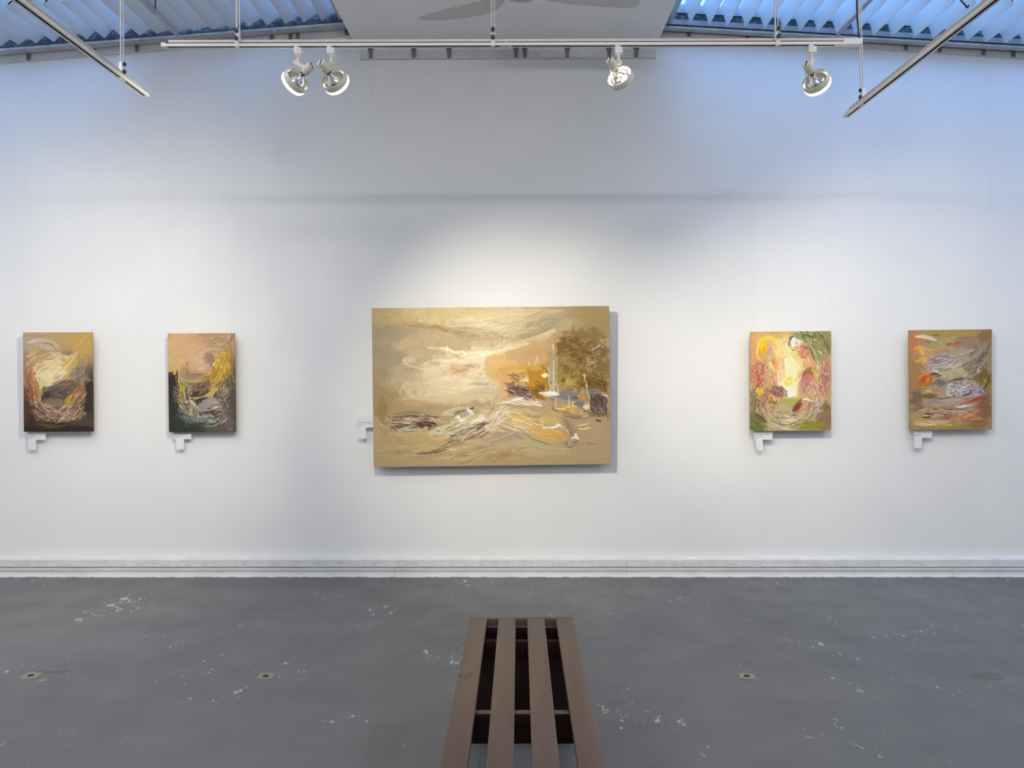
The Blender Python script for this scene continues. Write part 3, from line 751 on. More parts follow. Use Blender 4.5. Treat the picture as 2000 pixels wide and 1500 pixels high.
class Canvas:
    """oil painter on a pixel grid; coordinates are given in a study frame (ox, oy, s)"""
    def __init__(self, x0, y0, x1, y1, k, base, seed):
        self.x0, self.y0, self.k = x0, y0, k
        self.w = int(round((x1 - x0) * k)) + 1; self.h = int(round((y1 - y0) * k)) + 1
        self.rng = np.random.default_rng(seed)
        self.c = np.zeros((self.h, self.w, 3)); self.c[:] = base
        self.z = np.zeros((self.h, self.w))
        # a shared pool of noise for streaks and edges
        self.N1 = sum(vnoise(self.h, self.w, self.h / p, self.w / p, self.rng) * a for p, a in ((40, .5), (14, .3), (5, .2)))
        self.N2 = sum(vnoise(self.h, self.w, self.h / p, self.w / p, self.rng) * a for p, a in ((9, .5), (3.5, .3), (1.6, .2)))
        self.tab = self.rng.random((97, 97))
        self.f(0, 0, 1)
    def f(self, ox, oy, s): self.ox, self.oy, self.s = ox, oy, s; return self
    def T(self, x, y): return ((self.ox + x * self.s - self.x0) * self.k, (self.oy + y * self.s - self.y0) * self.k)
    def blob(self, x, y, rx, ry, col, a=1.0, ang=0, soft=.6, n=.5, hgt=0.0):
        X, Y = self.T(x, y); u = self.s * self.k; rx *= u; ry *= u
        R = max(rx, ry) * (1.4 + n * .5) + 2
        i0, i1 = max(0, int(Y - R)), min(self.h, int(Y + R) + 1); j0, j1 = max(0, int(X - R)), min(self.w, int(X + R) + 1)
        if i0 >= i1 or j0 >= j1: return self
        yy, xx = np.mgrid[i0:i1, j0:j1]; t_ = math.radians(ang); c_, s_ = math.cos(t_), math.sin(t_)
        dx, dy = xx - X, yy - Y
        p = (dx * c_ + dy * s_) / rx; q = (-dx * s_ + dy * c_) / ry
        r = np.sqrt(p * p + q * q) + (self.N1[i0:i1, j0:j1] - .5) * n * 2.4 + (self.N2[i0:i1, j0:j1] - .5) * n * .9
        m = np.clip((1 + soft * .5 - r) / max(soft, .02), 0, 1); m = m * m * (3 - 2 * m) * a
        self.c[i0:i1, j0:j1] += (np.array(col, float) - self.c[i0:i1, j0:j1]) * m[..., None]
        if hgt: self.z[i0:i1, j0:j1] += m * hgt * self.N2[i0:i1, j0:j1]
        return self
    def st(self, pts, w_, col, a=1.0, tex=.5, taper=.7, hgt=.35, jit=0.0):
        P_ = [self.T(*p) for p in pts]; u = self.s * self.k; w_ = max(w_ * u, .55)
        if len(P_) == 2: P_ = [P_[0], ((P_[0][0] + P_[1][0]) / 2, (P_[0][1] + P_[1][1]) / 2), P_[1]]
        Q = []; ext = [P_[0]] + P_ + [P_[-1]]
        for i in range(1, len(ext) - 2):
            p0, p1, p2, p3 = [np.array(e, float) for e in ext[i - 1:i + 3]]
            ns = max(2, int(np.hypot(*(p2 - p1)) / max(w_ * .5, 1.5)))
            for t_ in np.linspace(0, 1, ns, endpoint=False):
                Q.append(.5 * ((2 * p1) + (-p0 + p2) * t_ + (2 * p0 - 5 * p1 + 4 * p2 - p3) * t_ ** 2 + (-p0 + 3 * p1 - 3 * p2 + p3) * t_ ** 3))
        Q.append(np.array(P_[-1], float)); Q = np.array(Q)
        i0, i1 = max(0, int(Q[:, 1].min() - w_ * 1.3 - 2)), min(self.h, int(Q[:, 1].max() + w_ * 1.3 + 3))
        j0, j1 = max(0, int(Q[:, 0].min() - w_ * 1.3 - 2)), min(self.w, int(Q[:, 0].max() + w_ * 1.3 + 3))
        if i0 >= i1 or j0 >= j1: return self
        yy, xx = np.mgrid[i0:i1, j0:j1]; best = np.full(yy.shape, 1e9); sg = np.zeros(yy.shape); al = np.zeros(yy.shape); L = 0.0
        seg = np.hypot(*(Q[1:] - Q[:-1]).T); tot = seg.sum() + 1e-6
        for (a0, b0, sl_) in zip(Q[:-1], Q[1:], seg):
            d = b0 - a0; l2 = (d * d).sum() + 1e-9
            t_ = np.clip(((xx - a0[0]) * d[0] + (yy - a0[1]) * d[1]) / l2, 0, 1)
            ex, ey = xx - a0[0] - t_ * d[0], yy - a0[1] - t_ * d[1]
            dd = np.hypot(ex, ey); m = dd < best
            best[m] = dd[m]; sg[m] = (np.sign(d[0] * ey - d[1] * ex) * dd)[m]; al[m] = (L + t_ * sl_)[m]; L += sl_
        tt = al / tot
        wt = w_ * .5 * (1 - taper * np.abs(2 * tt - 1) ** 2.2) + .25
        edge = max(.8, w_ * .12)
        m = np.clip((wt - best) / edge + .5, 0, 1)
        # bristle streaks run along the stroke
        o = self.rng.random(2) * 97
        v = sg / max(w_ * .09, 1.0) + o[0]; uu = al / max(w_ * 1.8, 9) + o[1]
        vi = np.floor(v).astype(int); ui = np.floor(uu).astype(int); fv = v - vi; fu = uu - ui
        g = lambda a_, b_: self.tab[a_ % 97, b_ % 97]
        sn = (g(vi, ui) * (1 - fu) + g(vi, ui + 1) * fu) * (1 - fv) + (g(vi + 1, ui) * (1 - fu) + g(vi + 1, ui + 1) * fu) * fv
        m = m * a * np.clip(1 - tex * 1.3 * (1 - sn), 0, 1)
        cc = np.array(col, float)[None, None] * (1 + (sn - .5)[..., None] * tex * .22)
        self.c[i0:i1, j0:j1] += (cc - self.c[i0:i1, j0:j1]) * m[..., None]
        self.z[i0:i1, j0:j1] += m * hgt * (.4 + sn)
        return self
    def scat(self, x, y, rx, ry, n, ln, w_, ang, pal, a=.8, spread=15, tex=.5, curve=0.0, swirl=None, hgt=.4):
        """many small strokes in an ellipse; swirl=(cx,cy) makes them follow circles about it"""
        R = self.rng
        for _ in range(n):
            t_ = R.random() * 6.283; r = math.sqrt(R.random())
            px, py = x + rx * r * math.cos(t_), y + ry * r * math.sin(t_)
            th = ang
            if swirl: th = math.degrees(math.atan2(py - swirl[1], px - swirl[0])) + 90
            th = math.radians(th + (R.random() - .5) * 2 * spread)
            l_ = ln * (.5 + R.random()); cv = curve * (R.random() - .3) * l_
            c_, s_ = math.cos(th), math.sin(th)
            pts = [(px - c_ * l_ / 2, py - s_ * l_ / 2), (px - s_ * cv, py + c_ * cv), (px + c_ * l_ / 2, py + s_ * l_ / 2)]
            col = np.array(pal[int(R.random() * len(pal))], float) * (.93 + .14 * R.random())
            self.st(pts, w_ * (.5 + R.random()), col, a * (.6 + .4 * R.random()), tex, .8, hgt)
        return self

def _finish(self):
    """knife-drag the paint a little so edges break up, then lay in ridges"""
    h, w_, R = self.h, self.w, self.rng
    yy, xx = np.mgrid[0:h, 0:w_].astype(float); u = self.k / 1.6
    for cell, amp in ((26 * u, 4.0 * u), (9 * u, 2.0 * u), (3.0 * u, 1.0 * u)):
        yy += (vnoise(h, w_, h / cell, w_ / (cell * 1.6), R) - .5) * amp
        xx += (vnoise(h, w_, h / (cell * .8), w_ / (cell * 1.3), R) - .5) * amp * 1.8
    yi = np.clip(np.rint(yy), 0, h - 1).astype(int); xi = np.clip(np.rint(xx), 0, w_ - 1).astype(int)
    self.c = self.c[yi, xi]; self.z = self.z[yi, xi]
    if getattr(self, 'post', None): self.post(self)
    c = self.c
    rid = (vnoise(h, w_, h / (1.7 * u), w_ / (7 * u), R) - .5) + .6 * (vnoise(h, w_, h / (1.0 + u), w_ / (3 * u), R) - .5)
    amt = .05 + .10 * np.clip(self.z, 0, 1)
    c = c * (1 + (rid * amt)[..., None])
    self.z += rid * .25 * np.clip(self.z, .1, 1)
    return c
Canvas.finish = _finish

def _arcs(self, cx, cy, r0, r1, a0, a1, n, dl, w_, pal, a=.8, asp=1.0, tex=.4, hgt=.5):
    """short strokes laid along ellipses, angles in degrees (90 = down)"""
    R = self.rng
    for _ in range(n):
        r = r0 + (r1 - r0) * R.random(); an = math.radians(a0 + (a1 - a0) * R.random()); d = dl / r * (.4 + R.random()) / 2
        k = (R.random() - .5) * .10
        pts = [(cx + r * (1 + k * j) * math.cos(an + d * j), cy + r * (1 + k * j) * asp * math.sin(an + d * j)) for j in (-1, 0, 1)]
        col = np.array(pal[int(R.random() * len(pal))], float) * (.92 + .16 * R.random())
        self.st(pts, w_ * (.5 + R.random()), col, a * (.6 + .4 * R.random()), tex, .85, hgt)
    return self
Canvas.arcs = _arcs

M_paint = bpy.data.materials.new('oil_paint'); M_paint.use_nodes = True
t = NT(M_paint); at = t.n('ShaderNodeAttribute', attribute_name='paint'); t.color(at.outputs['Color'])
t.b.inputs['Roughness'].default_value = 0.5; t.b.inputs['Specular IOR Level'].default_value = 0.3
M_bar = mat('pine_stretcher', (0.55, 0.42, 0.26), 0.7)

def hang(cv, corners, d_top, d_bot, gain, label, thick=.036, relief=.0016):
    """corners: TL TR BR BL in photo pixels"""
    h, w_ = cv.h, cv.w
    TL, TR, BR, BL = [np.array(P(*c, d)) for c, d in zip(corners, (d_top, d_top, d_bot, d_bot))]
    u = np.linspace(0, 1, w_)[None, :, None]; v = np.linspace(0, 1, h)[:, None, None]
    G = (TL * (1 - u) + TR * u) * (1 - v) + (BL * (1 - u) + BR * u) * v
    nrm = np.cross(TR - TL, BL - TL); nrm /= np.linalg.norm(nrm)
    if nrm[1] > 0: nrm = -nrm
    fin = cv.finish(); z = cv.z.copy(); z = np.clip(z, 0, 2.5)
    m = np.ones((h, w_)); m[:3] = 0; m[-3:] = 0; m[:, :3] = 0; m[:, -3:] = 0
    # weave
    z = z * m
    G = G + nrm * (z * relief)[..., None]
    lin = np.clip(fin, 0, 255) / 255.0
    lin = np.where(lin <= .04045, lin / 12.92, ((lin + .055) / 1.055) ** 2.4) * np.array(gain)
    lin = np.clip(lin, 0, .86)
    # border ring pushed back = wrapped canvas edge
    idx = np.arange(h * w_).reshape(h, w_)
    ring = np.concatenate([idx[0, :], idx[1:, -1], idx[-1, -2::-1], idx[-2:0:-1, 0]])
    co = G.reshape(-1, 3); col = lin.reshape(-1, 3)
    back = co[ring] - nrm * thick; bcol = col[ring] * .97
    n0 = h * w_
    co = np.vstack([co, back]); col = np.vstack([col, bcol])
    q = np.stack([idx[:-1, :-1], idx[1:, :-1], idx[1:, 1:], idx[:-1, 1:]], -1).reshape(-1, 4)
    r1 = np.roll(ring, -1); b0 = n0 + np.arange(len(ring)); b1 = np.roll(b0, -1)
    q2 = np.stack([ring, r1, b1, b0], -1)
    F = np.vstack([q, q2]).astype(np.int32)
    cen = (TL + TR + BL + BR) / 4; 
    me = bpy.data.meshes.new('canvas')
    me.vertices.add(len(co)); me.vertices.foreach_set('co', (co - cen).astype(np.float32).ravel())
    me.loops.add(F.size); me.loops.foreach_set('vertex_index', F.ravel())
    me.polygons.add(len(F)); me.polygons.foreach_set('loop_start', np.arange(0, F.size, 4, dtype=np.int32))
    me.update(calc_edges=True); me.validate()
    ca = me.color_attributes.new('paint', 'FLOAT_COLOR', 'POINT')
    ca.data.foreach_set('color', np.hstack([col, np.ones((len(col), 1))]).astype(np.float32).ravel())
    me.materials.append(M_paint)
    r = empty('painting', cen); tag(r, label, 'painting')
    o = bpy.data.objects.new('canvas', me); COL.objects.link(o); o.parent = r
    # stretcher bars behind the canvas
    ex = (TR - TL) / np.linalg.norm(TR - TL); ez = -(BL - TL) / np.linalg.norm(BL - TL)
    W_ = np.linalg.norm(TR - TL) / 2 - .003; H_ = np.linalg.norm(BL - TL) / 2 - .003
    M4 = Matrix(((ex[0], -nrm[0], ez[0], 0), (ex[1], -nrm[1], ez[1], 0), (ex[2], -nrm[2], ez[2], 0), (0, 0, 0, 1)))
    mb = MB(); y0_, y1_ = .008, thick - .001; b_ = .045
    mb.box(-W_, W_, y0_, y1_, H_ - b_, H_, 0, M4).box(-W_, W_, y0_, y1_, -H_, -H_ + b_, 0, M4)
    mb.box(-W_, -W_ + b_, y0_, y1_, -H_ + b_, H_ - b_, 0, M4).box(W_ - b_, W_, y0_, y1_, -H_ + b_, H_ - b_, 0, M4)
    mb.build('stretcher_frame', M_bar, r)
    return r

# -------------------------------------------------- the large seascape in the middle
def large_post(c):
    c.f(680, 580, .28); T_ = c.st
    # thin pale masts
    for x0_, y0_, x1_, y1_, w_ in ((1434, 330, 1436, 375, 5), (1437, 440, 1437, 660, 5), (1400, 500, 1412, 660, 5), (1456, 600, 1468, 668, 5), (1322, 410, 1322, 462, 4), (1265, 455, 1265, 480, 4), (1307, 450, 1307, 475, 4),
                                   (1450, 710, 1450, 775, 4), (1542, 700, 1542, 770, 5), (1568, 730, 1568, 800, 4), (1532, 765, 1532, 780, 4), (1352, 860, 1352, 900, 4), (1425, 610, 1425, 660, 3), (1240, 540, 1250, 590, 4), (1252, 545, 1260, 590, 4), (1232, 555, 1236, 590, 4), (1206, 585, 1206, 620, 4), (1224, 590, 1224, 622, 4), (1168, 595, 1168, 625, 4)):
        T_([(x0_, y0_), (x1_, y1_)], w_, (240, 226, 176), .9, .15, .3)
    # signature scribble, lower right
    T_([(1668, 1038), (1676, 1028), (1682, 1042), (1690, 1036)], 3.4, (124, 92, 54), .9, .1, .2); T_([(1692, 1040), (1702, 1034), (1708, 1042), (1716, 1036), (1728, 1040)], 3.2, (124, 92, 54), .9, .1, .2)
def paint_large():
    c = Canvas(726, 598, 1193, 912, 1.6, (176, 152, 106), 11)
    c.f(680, 580, .28)
    B = c.blob; T_ = c.st; Sx = c.scat
    # grounds
    B(300, 480, 300, 330, (164, 146, 108), .9, 0, .8); B(250, 300, 160, 120, (158, 141, 104), .7)
    B(450, 130, 420, 70, (184, 158, 100), .9, 3, .8); B(230, 650, 120, 160, (158, 132, 84), .7)
    B(900, 110, 520, 70, (208, 184, 126), .9, 0, .9); B(1050, 170, 330, 80, (214, 196, 144), .9, -3, .8)
    B(620, 330, 300, 90, (196, 170, 122), .8, 5, .8); B(560, 560, 260, 120, (190, 168, 124), .8, 0, .9)
    B(830, 620, 330, 120, (222, 204, 158), 1, -2, .8); B(700, 700, 330, 45, (206, 184, 134), .8, -2, .8)
    B(870, 470, 300, 110, (232, 216, 170), .95, -12, .8); B(620, 600, 180, 90, (208, 188, 142), .6)
    B(1650, 190, 260, 150, (160, 134, 80), .95, 0, .8); B(1420, 180, 200, 90, (184, 164, 118), .8, -10, .8)
    B(1700, 110, 150, 60, (164, 138, 82), .8)
    # sky sweeps
    T_([(500, 150), (700, 170), (900, 175), (1100, 210)], 60, (224, 206, 152), .7, .7)
    T_([(380, 180), (600, 205), (800, 245), (960, 270)], 38, (158, 126, 78), .75, .7, .9)
    T_([(560, 205), (620, 200), (690, 235)], 22, (140, 104, 58), .7, .6)
    T_([(1000, 120), (1150, 110), (1300, 105), (1500, 92)], 50, (212, 190, 140), .7, .7)
    T_([(760, 205), (880, 215), (960, 222)], 26, (158, 150, 118), .8, .5); T_([(960, 160), (1020, 165), (1080, 185)], 22, (160, 154, 128), .8, .5)
    T_([(930, 245), (1000, 240), (1040, 255)], 22, (146, 140, 116), .8, .5); T_([(1180, 300), (1260, 270), (1400, 200), (1540, 130)], 46, (150, 138, 104), .6, .7, .9)
    T_([(1200, 230), (1300, 180), (1420, 150), (1620, 105)], 30, (154, 142, 108), .7, .7, .9); T_([(1120, 190), (1250, 160), (1400, 120)], 24, (192, 174, 130), .7, .6)
    T_([(1250, 275), (1350, 240), (1430, 205)], 16, (134, 126, 98), .7, .5); T_([(1400, 250), (1430, 200), (1440, 160)], 50, (158, 148, 122), .5, .7)
    T_([(860, 330), (1000, 310), (1120, 290), (1200, 300)], 60, (186, 166, 122), .8, .7); T_([(900, 365), (1050, 350), (1180, 330)], 30, (202, 186, 142), .8, .6)
    T_([(1080, 200), (1150, 240), (1250, 225)], 60, (206, 190, 148), .6, .8); T_([(1040, 240), (1080, 280), (1070, 300)], 10, (150, 138, 108), .8, .4)
    T_([(1090, 272), (1120, 258), (1128, 262)], 6, (246, 238, 200), 1, .3); T_([(1080, 295), (1100, 315)], 14, (232, 220, 180), .8, .4)
    T_([(800, 130), (950, 150), (1100, 130)], 36, (224, 208, 160), .6, .7); T_([(1440, 240), (1330, 290), (1230, 325), (1100, 370), (980, 430)], 58, (236, 224, 184), .95, .5, .6)
    T_([(1230, 310), (1245, 325)], 22, (244, 236, 208), .9, .3)
    Sx(1050, 200, 330, 90, 90, 110, 10, -8, [(214, 196, 148), (168, 156, 120), (226, 210, 164), (190, 172, 128)], .45, 14)
    Sx(1420, 180, 200, 90, 60, 110, 10, -24, [(170, 154, 112), (188, 170, 124), (150, 138, 104)], .45, 8)
    Sx(450, 330, 260, 160, 60, 120, 26, 3, [(168, 150, 112), (178, 160, 120), (160, 142, 100)], .35, 12)
    # clouds at the left
    T_([(560, 345), (620, 350), (690, 365), (760, 395)], 22, (226, 206, 158), .9, .4); T_([(640, 340), (690, 355), (740, 385)], 12, (246, 238, 204), .9, .3)
    T_([(688, 335), (692, 370)], 12, (246, 240, 214), .9, .3); T_([(715, 365), (745, 385)], 16, (246, 240, 210), .9, .4)
    B(785, 385, 40, 24, (238, 226, 176), .9, 0, .5, .8); T_([(370, 425), (430, 425), (490, 410)], 40, (190, 178, 142), .85, .5); B(410, 432, 44, 22, (206, 194, 160), .6, 0, 1.0)
    T_([(370, 430), (420, 470), (500, 492), (550, 490)], 14, (224, 206, 158), .8, .5); T_([(500, 475), (570, 440), (650, 430), (740, 430)], 22, (226, 208, 160), .8, .5)
    T_([(630, 440), (700, 440), (760, 432)], 10, (246, 236, 200), .9, .4); T_([(620, 410), (760, 415), (860, 400)], 20, (206, 182, 128), .6, .5)
    T_([(780, 410), (900, 395), (1060, 385)], 46, (240, 228, 184), .8, .6)
    B(790, 500, 100, 44, (206, 168, 118), .7, 0, 1.1, .8); B(870, 475, 70, 22, (196, 164, 122), .6, 0, 1.0, .8)
    T_([(715, 480), (770, 510), (840, 495)], 20, (170, 122, 76), .7, .7); T_([(740, 520), (800, 515)], 16, (190, 144, 92), .7, .7); T_([(820, 470), (880, 480)], 10, (160, 110, 70), .7, .5)
    T_([(690, 540), (780, 552), (860, 545)], 18, (218, 180, 126), .6, .5); T_([(650, 565), (780, 580), (900, 570)], 20, (236, 220, 172), .7, .6)
    Sx(760, 620, 300, 80, 60, 140, 14, 0, [(230, 214, 168), (216, 198, 150), (224, 206, 160)], .4, 5)
    # orange haze
    B(1260, 440, 300, 110, (202, 162, 104), 1, -16, .45, .35); B(1090, 520, 130, 95, (214, 174, 108), 1, 0, .3, .25); B(1130, 650, 110, 70, (212, 172, 116), .95, 0, .6)
    B(1030, 460, 90, 70, (216, 178, 112), .9, -30, .35, .2); B(1340, 380, 150, 70, (192, 152, 96), .8, -15, .8); B(1290, 320, 160, 40, (194, 162, 104), .7, -18, .9)
    T_([(985, 395), (1050, 385), (1150, 352), (1260, 325)], 30, (238, 224, 176), .8, .5)
    B(1060, 470, 70, 40, (222, 184, 108), .6, 0, .8); B(1230, 540, 170, 66, (202, 156, 76), .9, 0, .8, .6); B(1300, 505, 110, 46, (202, 158, 62), .9, 0, .9, .6)
    B(1180, 520, 80, 16, (214, 170, 80), .8); B(1330, 600, 110, 90, (178, 128, 24), .95, 0, .5, .7); B(1260, 600, 70, 40, (186, 134, 34), .9)
    B(1120, 590, 50, 50, (208, 160, 92), .8)
    # pale shadows on the water, left of the town
    T_([(840, 600), (920, 600), (1040, 612)], 26, (186, 172, 134), .85, .5); T_([(870, 600), (980, 606)], 8, (150, 142, 116), .8, .4)
    T_([(800, 680), (880, 660), (1000, 650), (1040, 690)], 56, (186, 168, 132), .7, .6); T_([(900, 650), (1000, 625)], 26, (198, 182, 144), .7)
    # tree mass
    B(1640, 480, 220, 190, (134, 104, 48), .95, 0, .55, .7); B(1600, 380, 150, 60, (112, 82, 34), .9, 10, .6, .9); B(1720, 300, 60, 60, (136, 108, 56), .8, 0, .8, .8)
    B(1790, 380, 60, 60, (112, 92, 52), .8, 0, .7, .8); B(1530, 560, 60, 70, (164, 132, 58), .85, 0, .7, .8); B(1740, 620, 100, 70, (106, 80, 22), .9, 0, .6, .8)
    B(1500, 460, 50, 70, (152, 122, 56), .8, 0, .7, .8); B(1450, 400, 16, 50, (176, 146, 92), .8)
    Sx(1630, 440, 180, 130, 260, 46, 9, 20, [(96, 68, 24), (150, 118, 60), (122, 92, 40), (170, 138, 84), (108, 80, 40), (184, 154, 104)], .7, 70, .5, .5)
    Sx(1560, 560, 110, 90, 120, 34, 9, -40, [(120, 90, 30), (176, 144, 70), (150, 118, 50), (196, 166, 84)], .7, 60, .5, .5)
    Sx(1730, 600, 100, 70, 120, 28, 8, -60, [(94, 70, 16), (150, 118, 30), (120, 90, 24), (70, 52, 26)], .7, 50, .5, .5)
    T_([(1480, 350), (1540, 345), (1600, 370), (1700, 400)], 30, (104, 76, 34), .7, .7); T_([(1490, 385), (1580, 400), (1680, 420)], 24, (116, 86, 36), .7, .7)
    T_([(1440, 450), (1455, 410), (1490, 385)], 12, (98, 72, 20), .9, .4); T_([(1440, 480), (1455, 440), (1475, 415)], 8, (190, 156, 60), .8, .4)
    B(1510, 590, 14, 14, (100, 72, 24), .8, 0, .9, .9); B(1525, 500, 16, 22, (114, 88, 34), .7, 0, 1.0, .9); B(1545, 605, 24, 20, (190, 164, 84), .8, 0, .9, .9)
    T_([(1700, 372), (1730, 360), (1760, 335)], 9, (208, 196, 160), 1, .3); T_([(1702, 360), (1718, 380)], 12, (150, 142, 120), .9, .5); Sx(1700, 470, 60, 50, 26, 30, 6, -60, [(190, 164, 116), (210, 186, 140)], .8, 50)
    T_([(1600, 640), (1570, 590), (1600, 560)], 8, (176, 140, 70), .7); B(1818, 500, 10, 90, (150, 104, 62), .6, 0, 1.0); T_([(1812, 600), (1810, 700)], 16, (92, 60, 36), .8)
    # grey curtain and masts
    B(1425, 480, 34, 200, (178, 152, 106), .85, 0, .9, .2); B(1425, 600, 24, 80, (172, 158, 132), .8)
    T_([(1372, 500), (1398, 525), (1405, 570), (1408, 610)], 6, (66, 44, 20), 1, .2, .5)
    B(1372, 548, 24, 14, (246, 226, 160), 1, 0, .5, .6, .6); T_([(1350, 545), (1375, 552)], 10, (255, 244, 204), .9)
    # houses left of the masts
    T_([(1085, 602), (1140, 602), (1180, 596)], 7, (92, 60, 26), .9, .3); T_([(1120, 538), (1160, 555), (1195, 580)], 8, (110, 70, 34), .9, .3)
    T_([(1120, 565), (1170, 575), (1230, 590)], 14, (168, 120, 70), .8, .5); T_([(1170, 612), (1200, 618), (1260, 625)], 12, (190, 158, 116), .9, .4)
    T_([(1180, 600), (1220, 585), (1265, 595)], 12, (238, 222, 190), .95, .3); B(1245, 580, 26, 10, (236, 218, 184), .9, 0, .5, .8)
    Sx(1190, 560, 80, 40, 40, 46, 7, 18, [(150, 100, 52), (226, 196, 140), (190, 140, 80), (110, 72, 40)], .7, 25)
    B(1200, 660, 85, 42, (130, 102, 80), .9, 18, .5, .7); T_([(1110, 690), (1170, 690), (1230, 700)], 30, (120, 94, 74), .9, .5); T_([(1115, 645), (1150, 655), (1200, 672)], 14, (214, 182, 140), .9, .4); T_([(1120, 640), (1180, 630), (1250, 655)], 16, (104, 76, 56), .9, .5)
    Sx(1210, 670, 90, 40, 60, 50, 7, 20, [(90, 64, 50), (206, 178, 146), (150, 122, 98), (70, 48, 38)], .75, 20)
    B(1340, 690, 60, 60, (172, 120, 16), .9, 30, .5, .8); B(1335, 650, 40, 30, (110, 76, 40), .8, 0, .6, .9); Sx(1330, 650, 80, 60, 50, 40, 8, 50, [(140, 96, 20), (190, 140, 30), (96, 64, 24)], .7, 30)
    # white wharf
    B(1415, 680, 66, 18, (240, 228, 204), 1, 4, .35, .6, .8); Sx(1415, 682, 64, 14, 40, 24, 6, 5, [(252, 244, 226), (226, 206, 176), (255, 250, 240)], .9, 30, .3, 0, None, .8)
    B(1590, 700, 120, 34, (128, 124, 116), 1, 12, .3, .4); B(1520, 712, 90, 14, (120, 120, 116), .9, 10, .3); B(1615, 770, 50, 40, (116, 118, 114), 1, 25, .3, .4); B(1715, 680, 60, 34, (134, 124, 112), .9, 0, .4, .5)
    T_([(1560, 700), (1600, 710), (1640, 735)], 12, (56, 40, 26), .95, .3); B(1625, 710, 40, 26, (192, 146, 44), .95, 15, .4, .6); T_([(1600, 690), (1660, 700), (1680, 730)], 12, (206, 166, 70), .8)
    T_([(1400, 712), (1470, 730), (1530, 745)], 8, (92, 72, 56), .9, .3); B(1470, 740, 80, 14, (170, 140, 110), .8, 12); B(1500, 745, 80, 24, (176, 146, 112), .7, 12, .6)
    T_([(1655, 540), (1662, 600), (1668, 660), (1680, 740)], 9, (220, 196, 144), .95, .4, .3); T_([(1645, 545), (1665, 580)], 8, (220, 196, 150), .9)
    B(1668, 775, 32, 22, (226, 206, 176), 1, 30, .4, .6, .7); T_([(1635, 805), (1665, 808), (1690, 795)], 10, (50, 34, 22), .95, .3); T_([(1640, 790), (1655, 770)], 10, (244, 232, 206), .9)
    T_([(1400, 765), (1425, 772), (1440, 790)], 9, (80, 52, 30), .9, .3)
    B(1570, 800, 90, 22, (190, 152, 70), .95, 4, .5, .6); T_([(1450, 782), (1500, 785), (1560, 772), (1600, 778)], 11, (250, 232, 170), 1, .2, .5, .7)
    B(1545, 770, 90, 10, (200, 160, 84), .7); Sx(1560, 810, 120, 24, 40, 40, 7, 4, [(206, 170, 84), (170, 134, 60), (226, 196, 120)], .7, 12)
    # right-hand dark rocks
    B(1740, 740, 60, 60, (92, 66, 48), .9, 20, .5, .9); B(1715, 725, 16, 14, (52, 32, 22), .9, 0, .4); B(1720, 765, 24, 24, (60, 40, 28), .9, 0, .5, .9); B(1760, 780, 46, 20, (116, 110, 104), .9, 60, .4)
    T_([(1765, 720), (1785, 770), (1800, 830)], 26, (58, 42, 40), .95, .4); T_([(1800, 770), (1805, 820)], 14, (44, 34, 38), .9); T_([(1770, 740), (1790, 800), (1798, 835)], 9, (140, 140, 146), .9, .3)
    Sx(1750, 760, 60, 70, 70, 30, 8, 65, [(64, 42, 28), (120, 92, 70), (170, 140, 104), (80, 56, 40), (46, 30, 24)], .8, 30); T_([(1780, 700), (1800, 705), (1805, 690)], 9, (240, 226, 196), 1, .2)
    B(1815, 830, 10, 40, (150, 128, 60), .8); B(1745, 870, 20, 9, (80, 56, 26), .95, 10, .4); B(1740, 830, 60, 18, (134, 106, 56), .9, 10, .5, .8)
    T_([(1440, 800), (1520, 815), (1600, 845), (1700, 850)], 18, (140, 112, 78), .85, .5); T_([(1500, 830), (1580, 852), (1680, 852), (1720, 838)], 12, (118, 92, 68), .8, .4); T_([(1640, 850), (1690, 838)], 7, (226, 204, 156), .9)
    # foam lines under the town
    T_([(1030, 745), (1100, 735), (1180, 730), (1250, 745), (1350, 768)], 24, (240, 226, 190), .95, .5, .7, .8); T_([(1130, 725), (1200, 715), (1240, 690)], 16, (246, 236, 214), .95, .4, .7, .8); T_([(1220, 735), (1290, 745), (1340, 762)], 14, (250, 242, 224), .95, .4, .7, .9)
    T_([(1230, 680), (1280, 710), (1350, 735)], 14, (88, 62, 48), .9, .4); T_([(1180, 715), (1230, 735), (1300, 755)], 8, (220, 200, 166), .9); Sx(1220, 740, 130, 18, 40, 60, 6, 12, [(250, 240, 214), (196, 172, 134), (236, 220, 180)], .8, 10)
    # sand tones across the lower part
    B(900, 1000, 700, 130, (188, 164, 112), .85, 0, .7); B(500, 1000, 220, 60, (190, 160, 94), .7); B(1300, 1080, 300, 60, (186, 164, 114), .8); B(1650, 1000, 180, 120, (180, 152, 108), .85, 0, .7)
    B(260, 1050, 130, 110, (176, 152, 102), .8); B(420, 760, 220, 40, (172, 140, 88), .6); B(232, 780, 30, 90, (146, 114, 60), .7, 0, 1.3); B(700, 1130, 400, 40, (184, 156, 98), .7); B(1050, 1140, 300, 30, (182, 150, 92), .7)
    Sx(900, 1060, 650, 90, 160, 160, 14, -3, [(196, 172, 120), (178, 152, 102), (206, 184, 132), (170, 140, 94), (188, 168, 126)], .45, 8)
    Sx(1000, 1080, 250, 60, 60, 90, 10, -10, [(160, 124, 80), (206, 184, 134), (148, 112, 72)], .5, 10); T_([(700, 1130), (760, 1110), (840, 1105)], 14, (154, 114, 62), .8, .5); T_([(760, 1170), (830, 1150), (880, 1135)], 14, (150, 108, 60), .8, .6); T_([(940, 1130), (1000, 1150), (1030, 1160)], 22, (168, 134, 110), .8, .6)
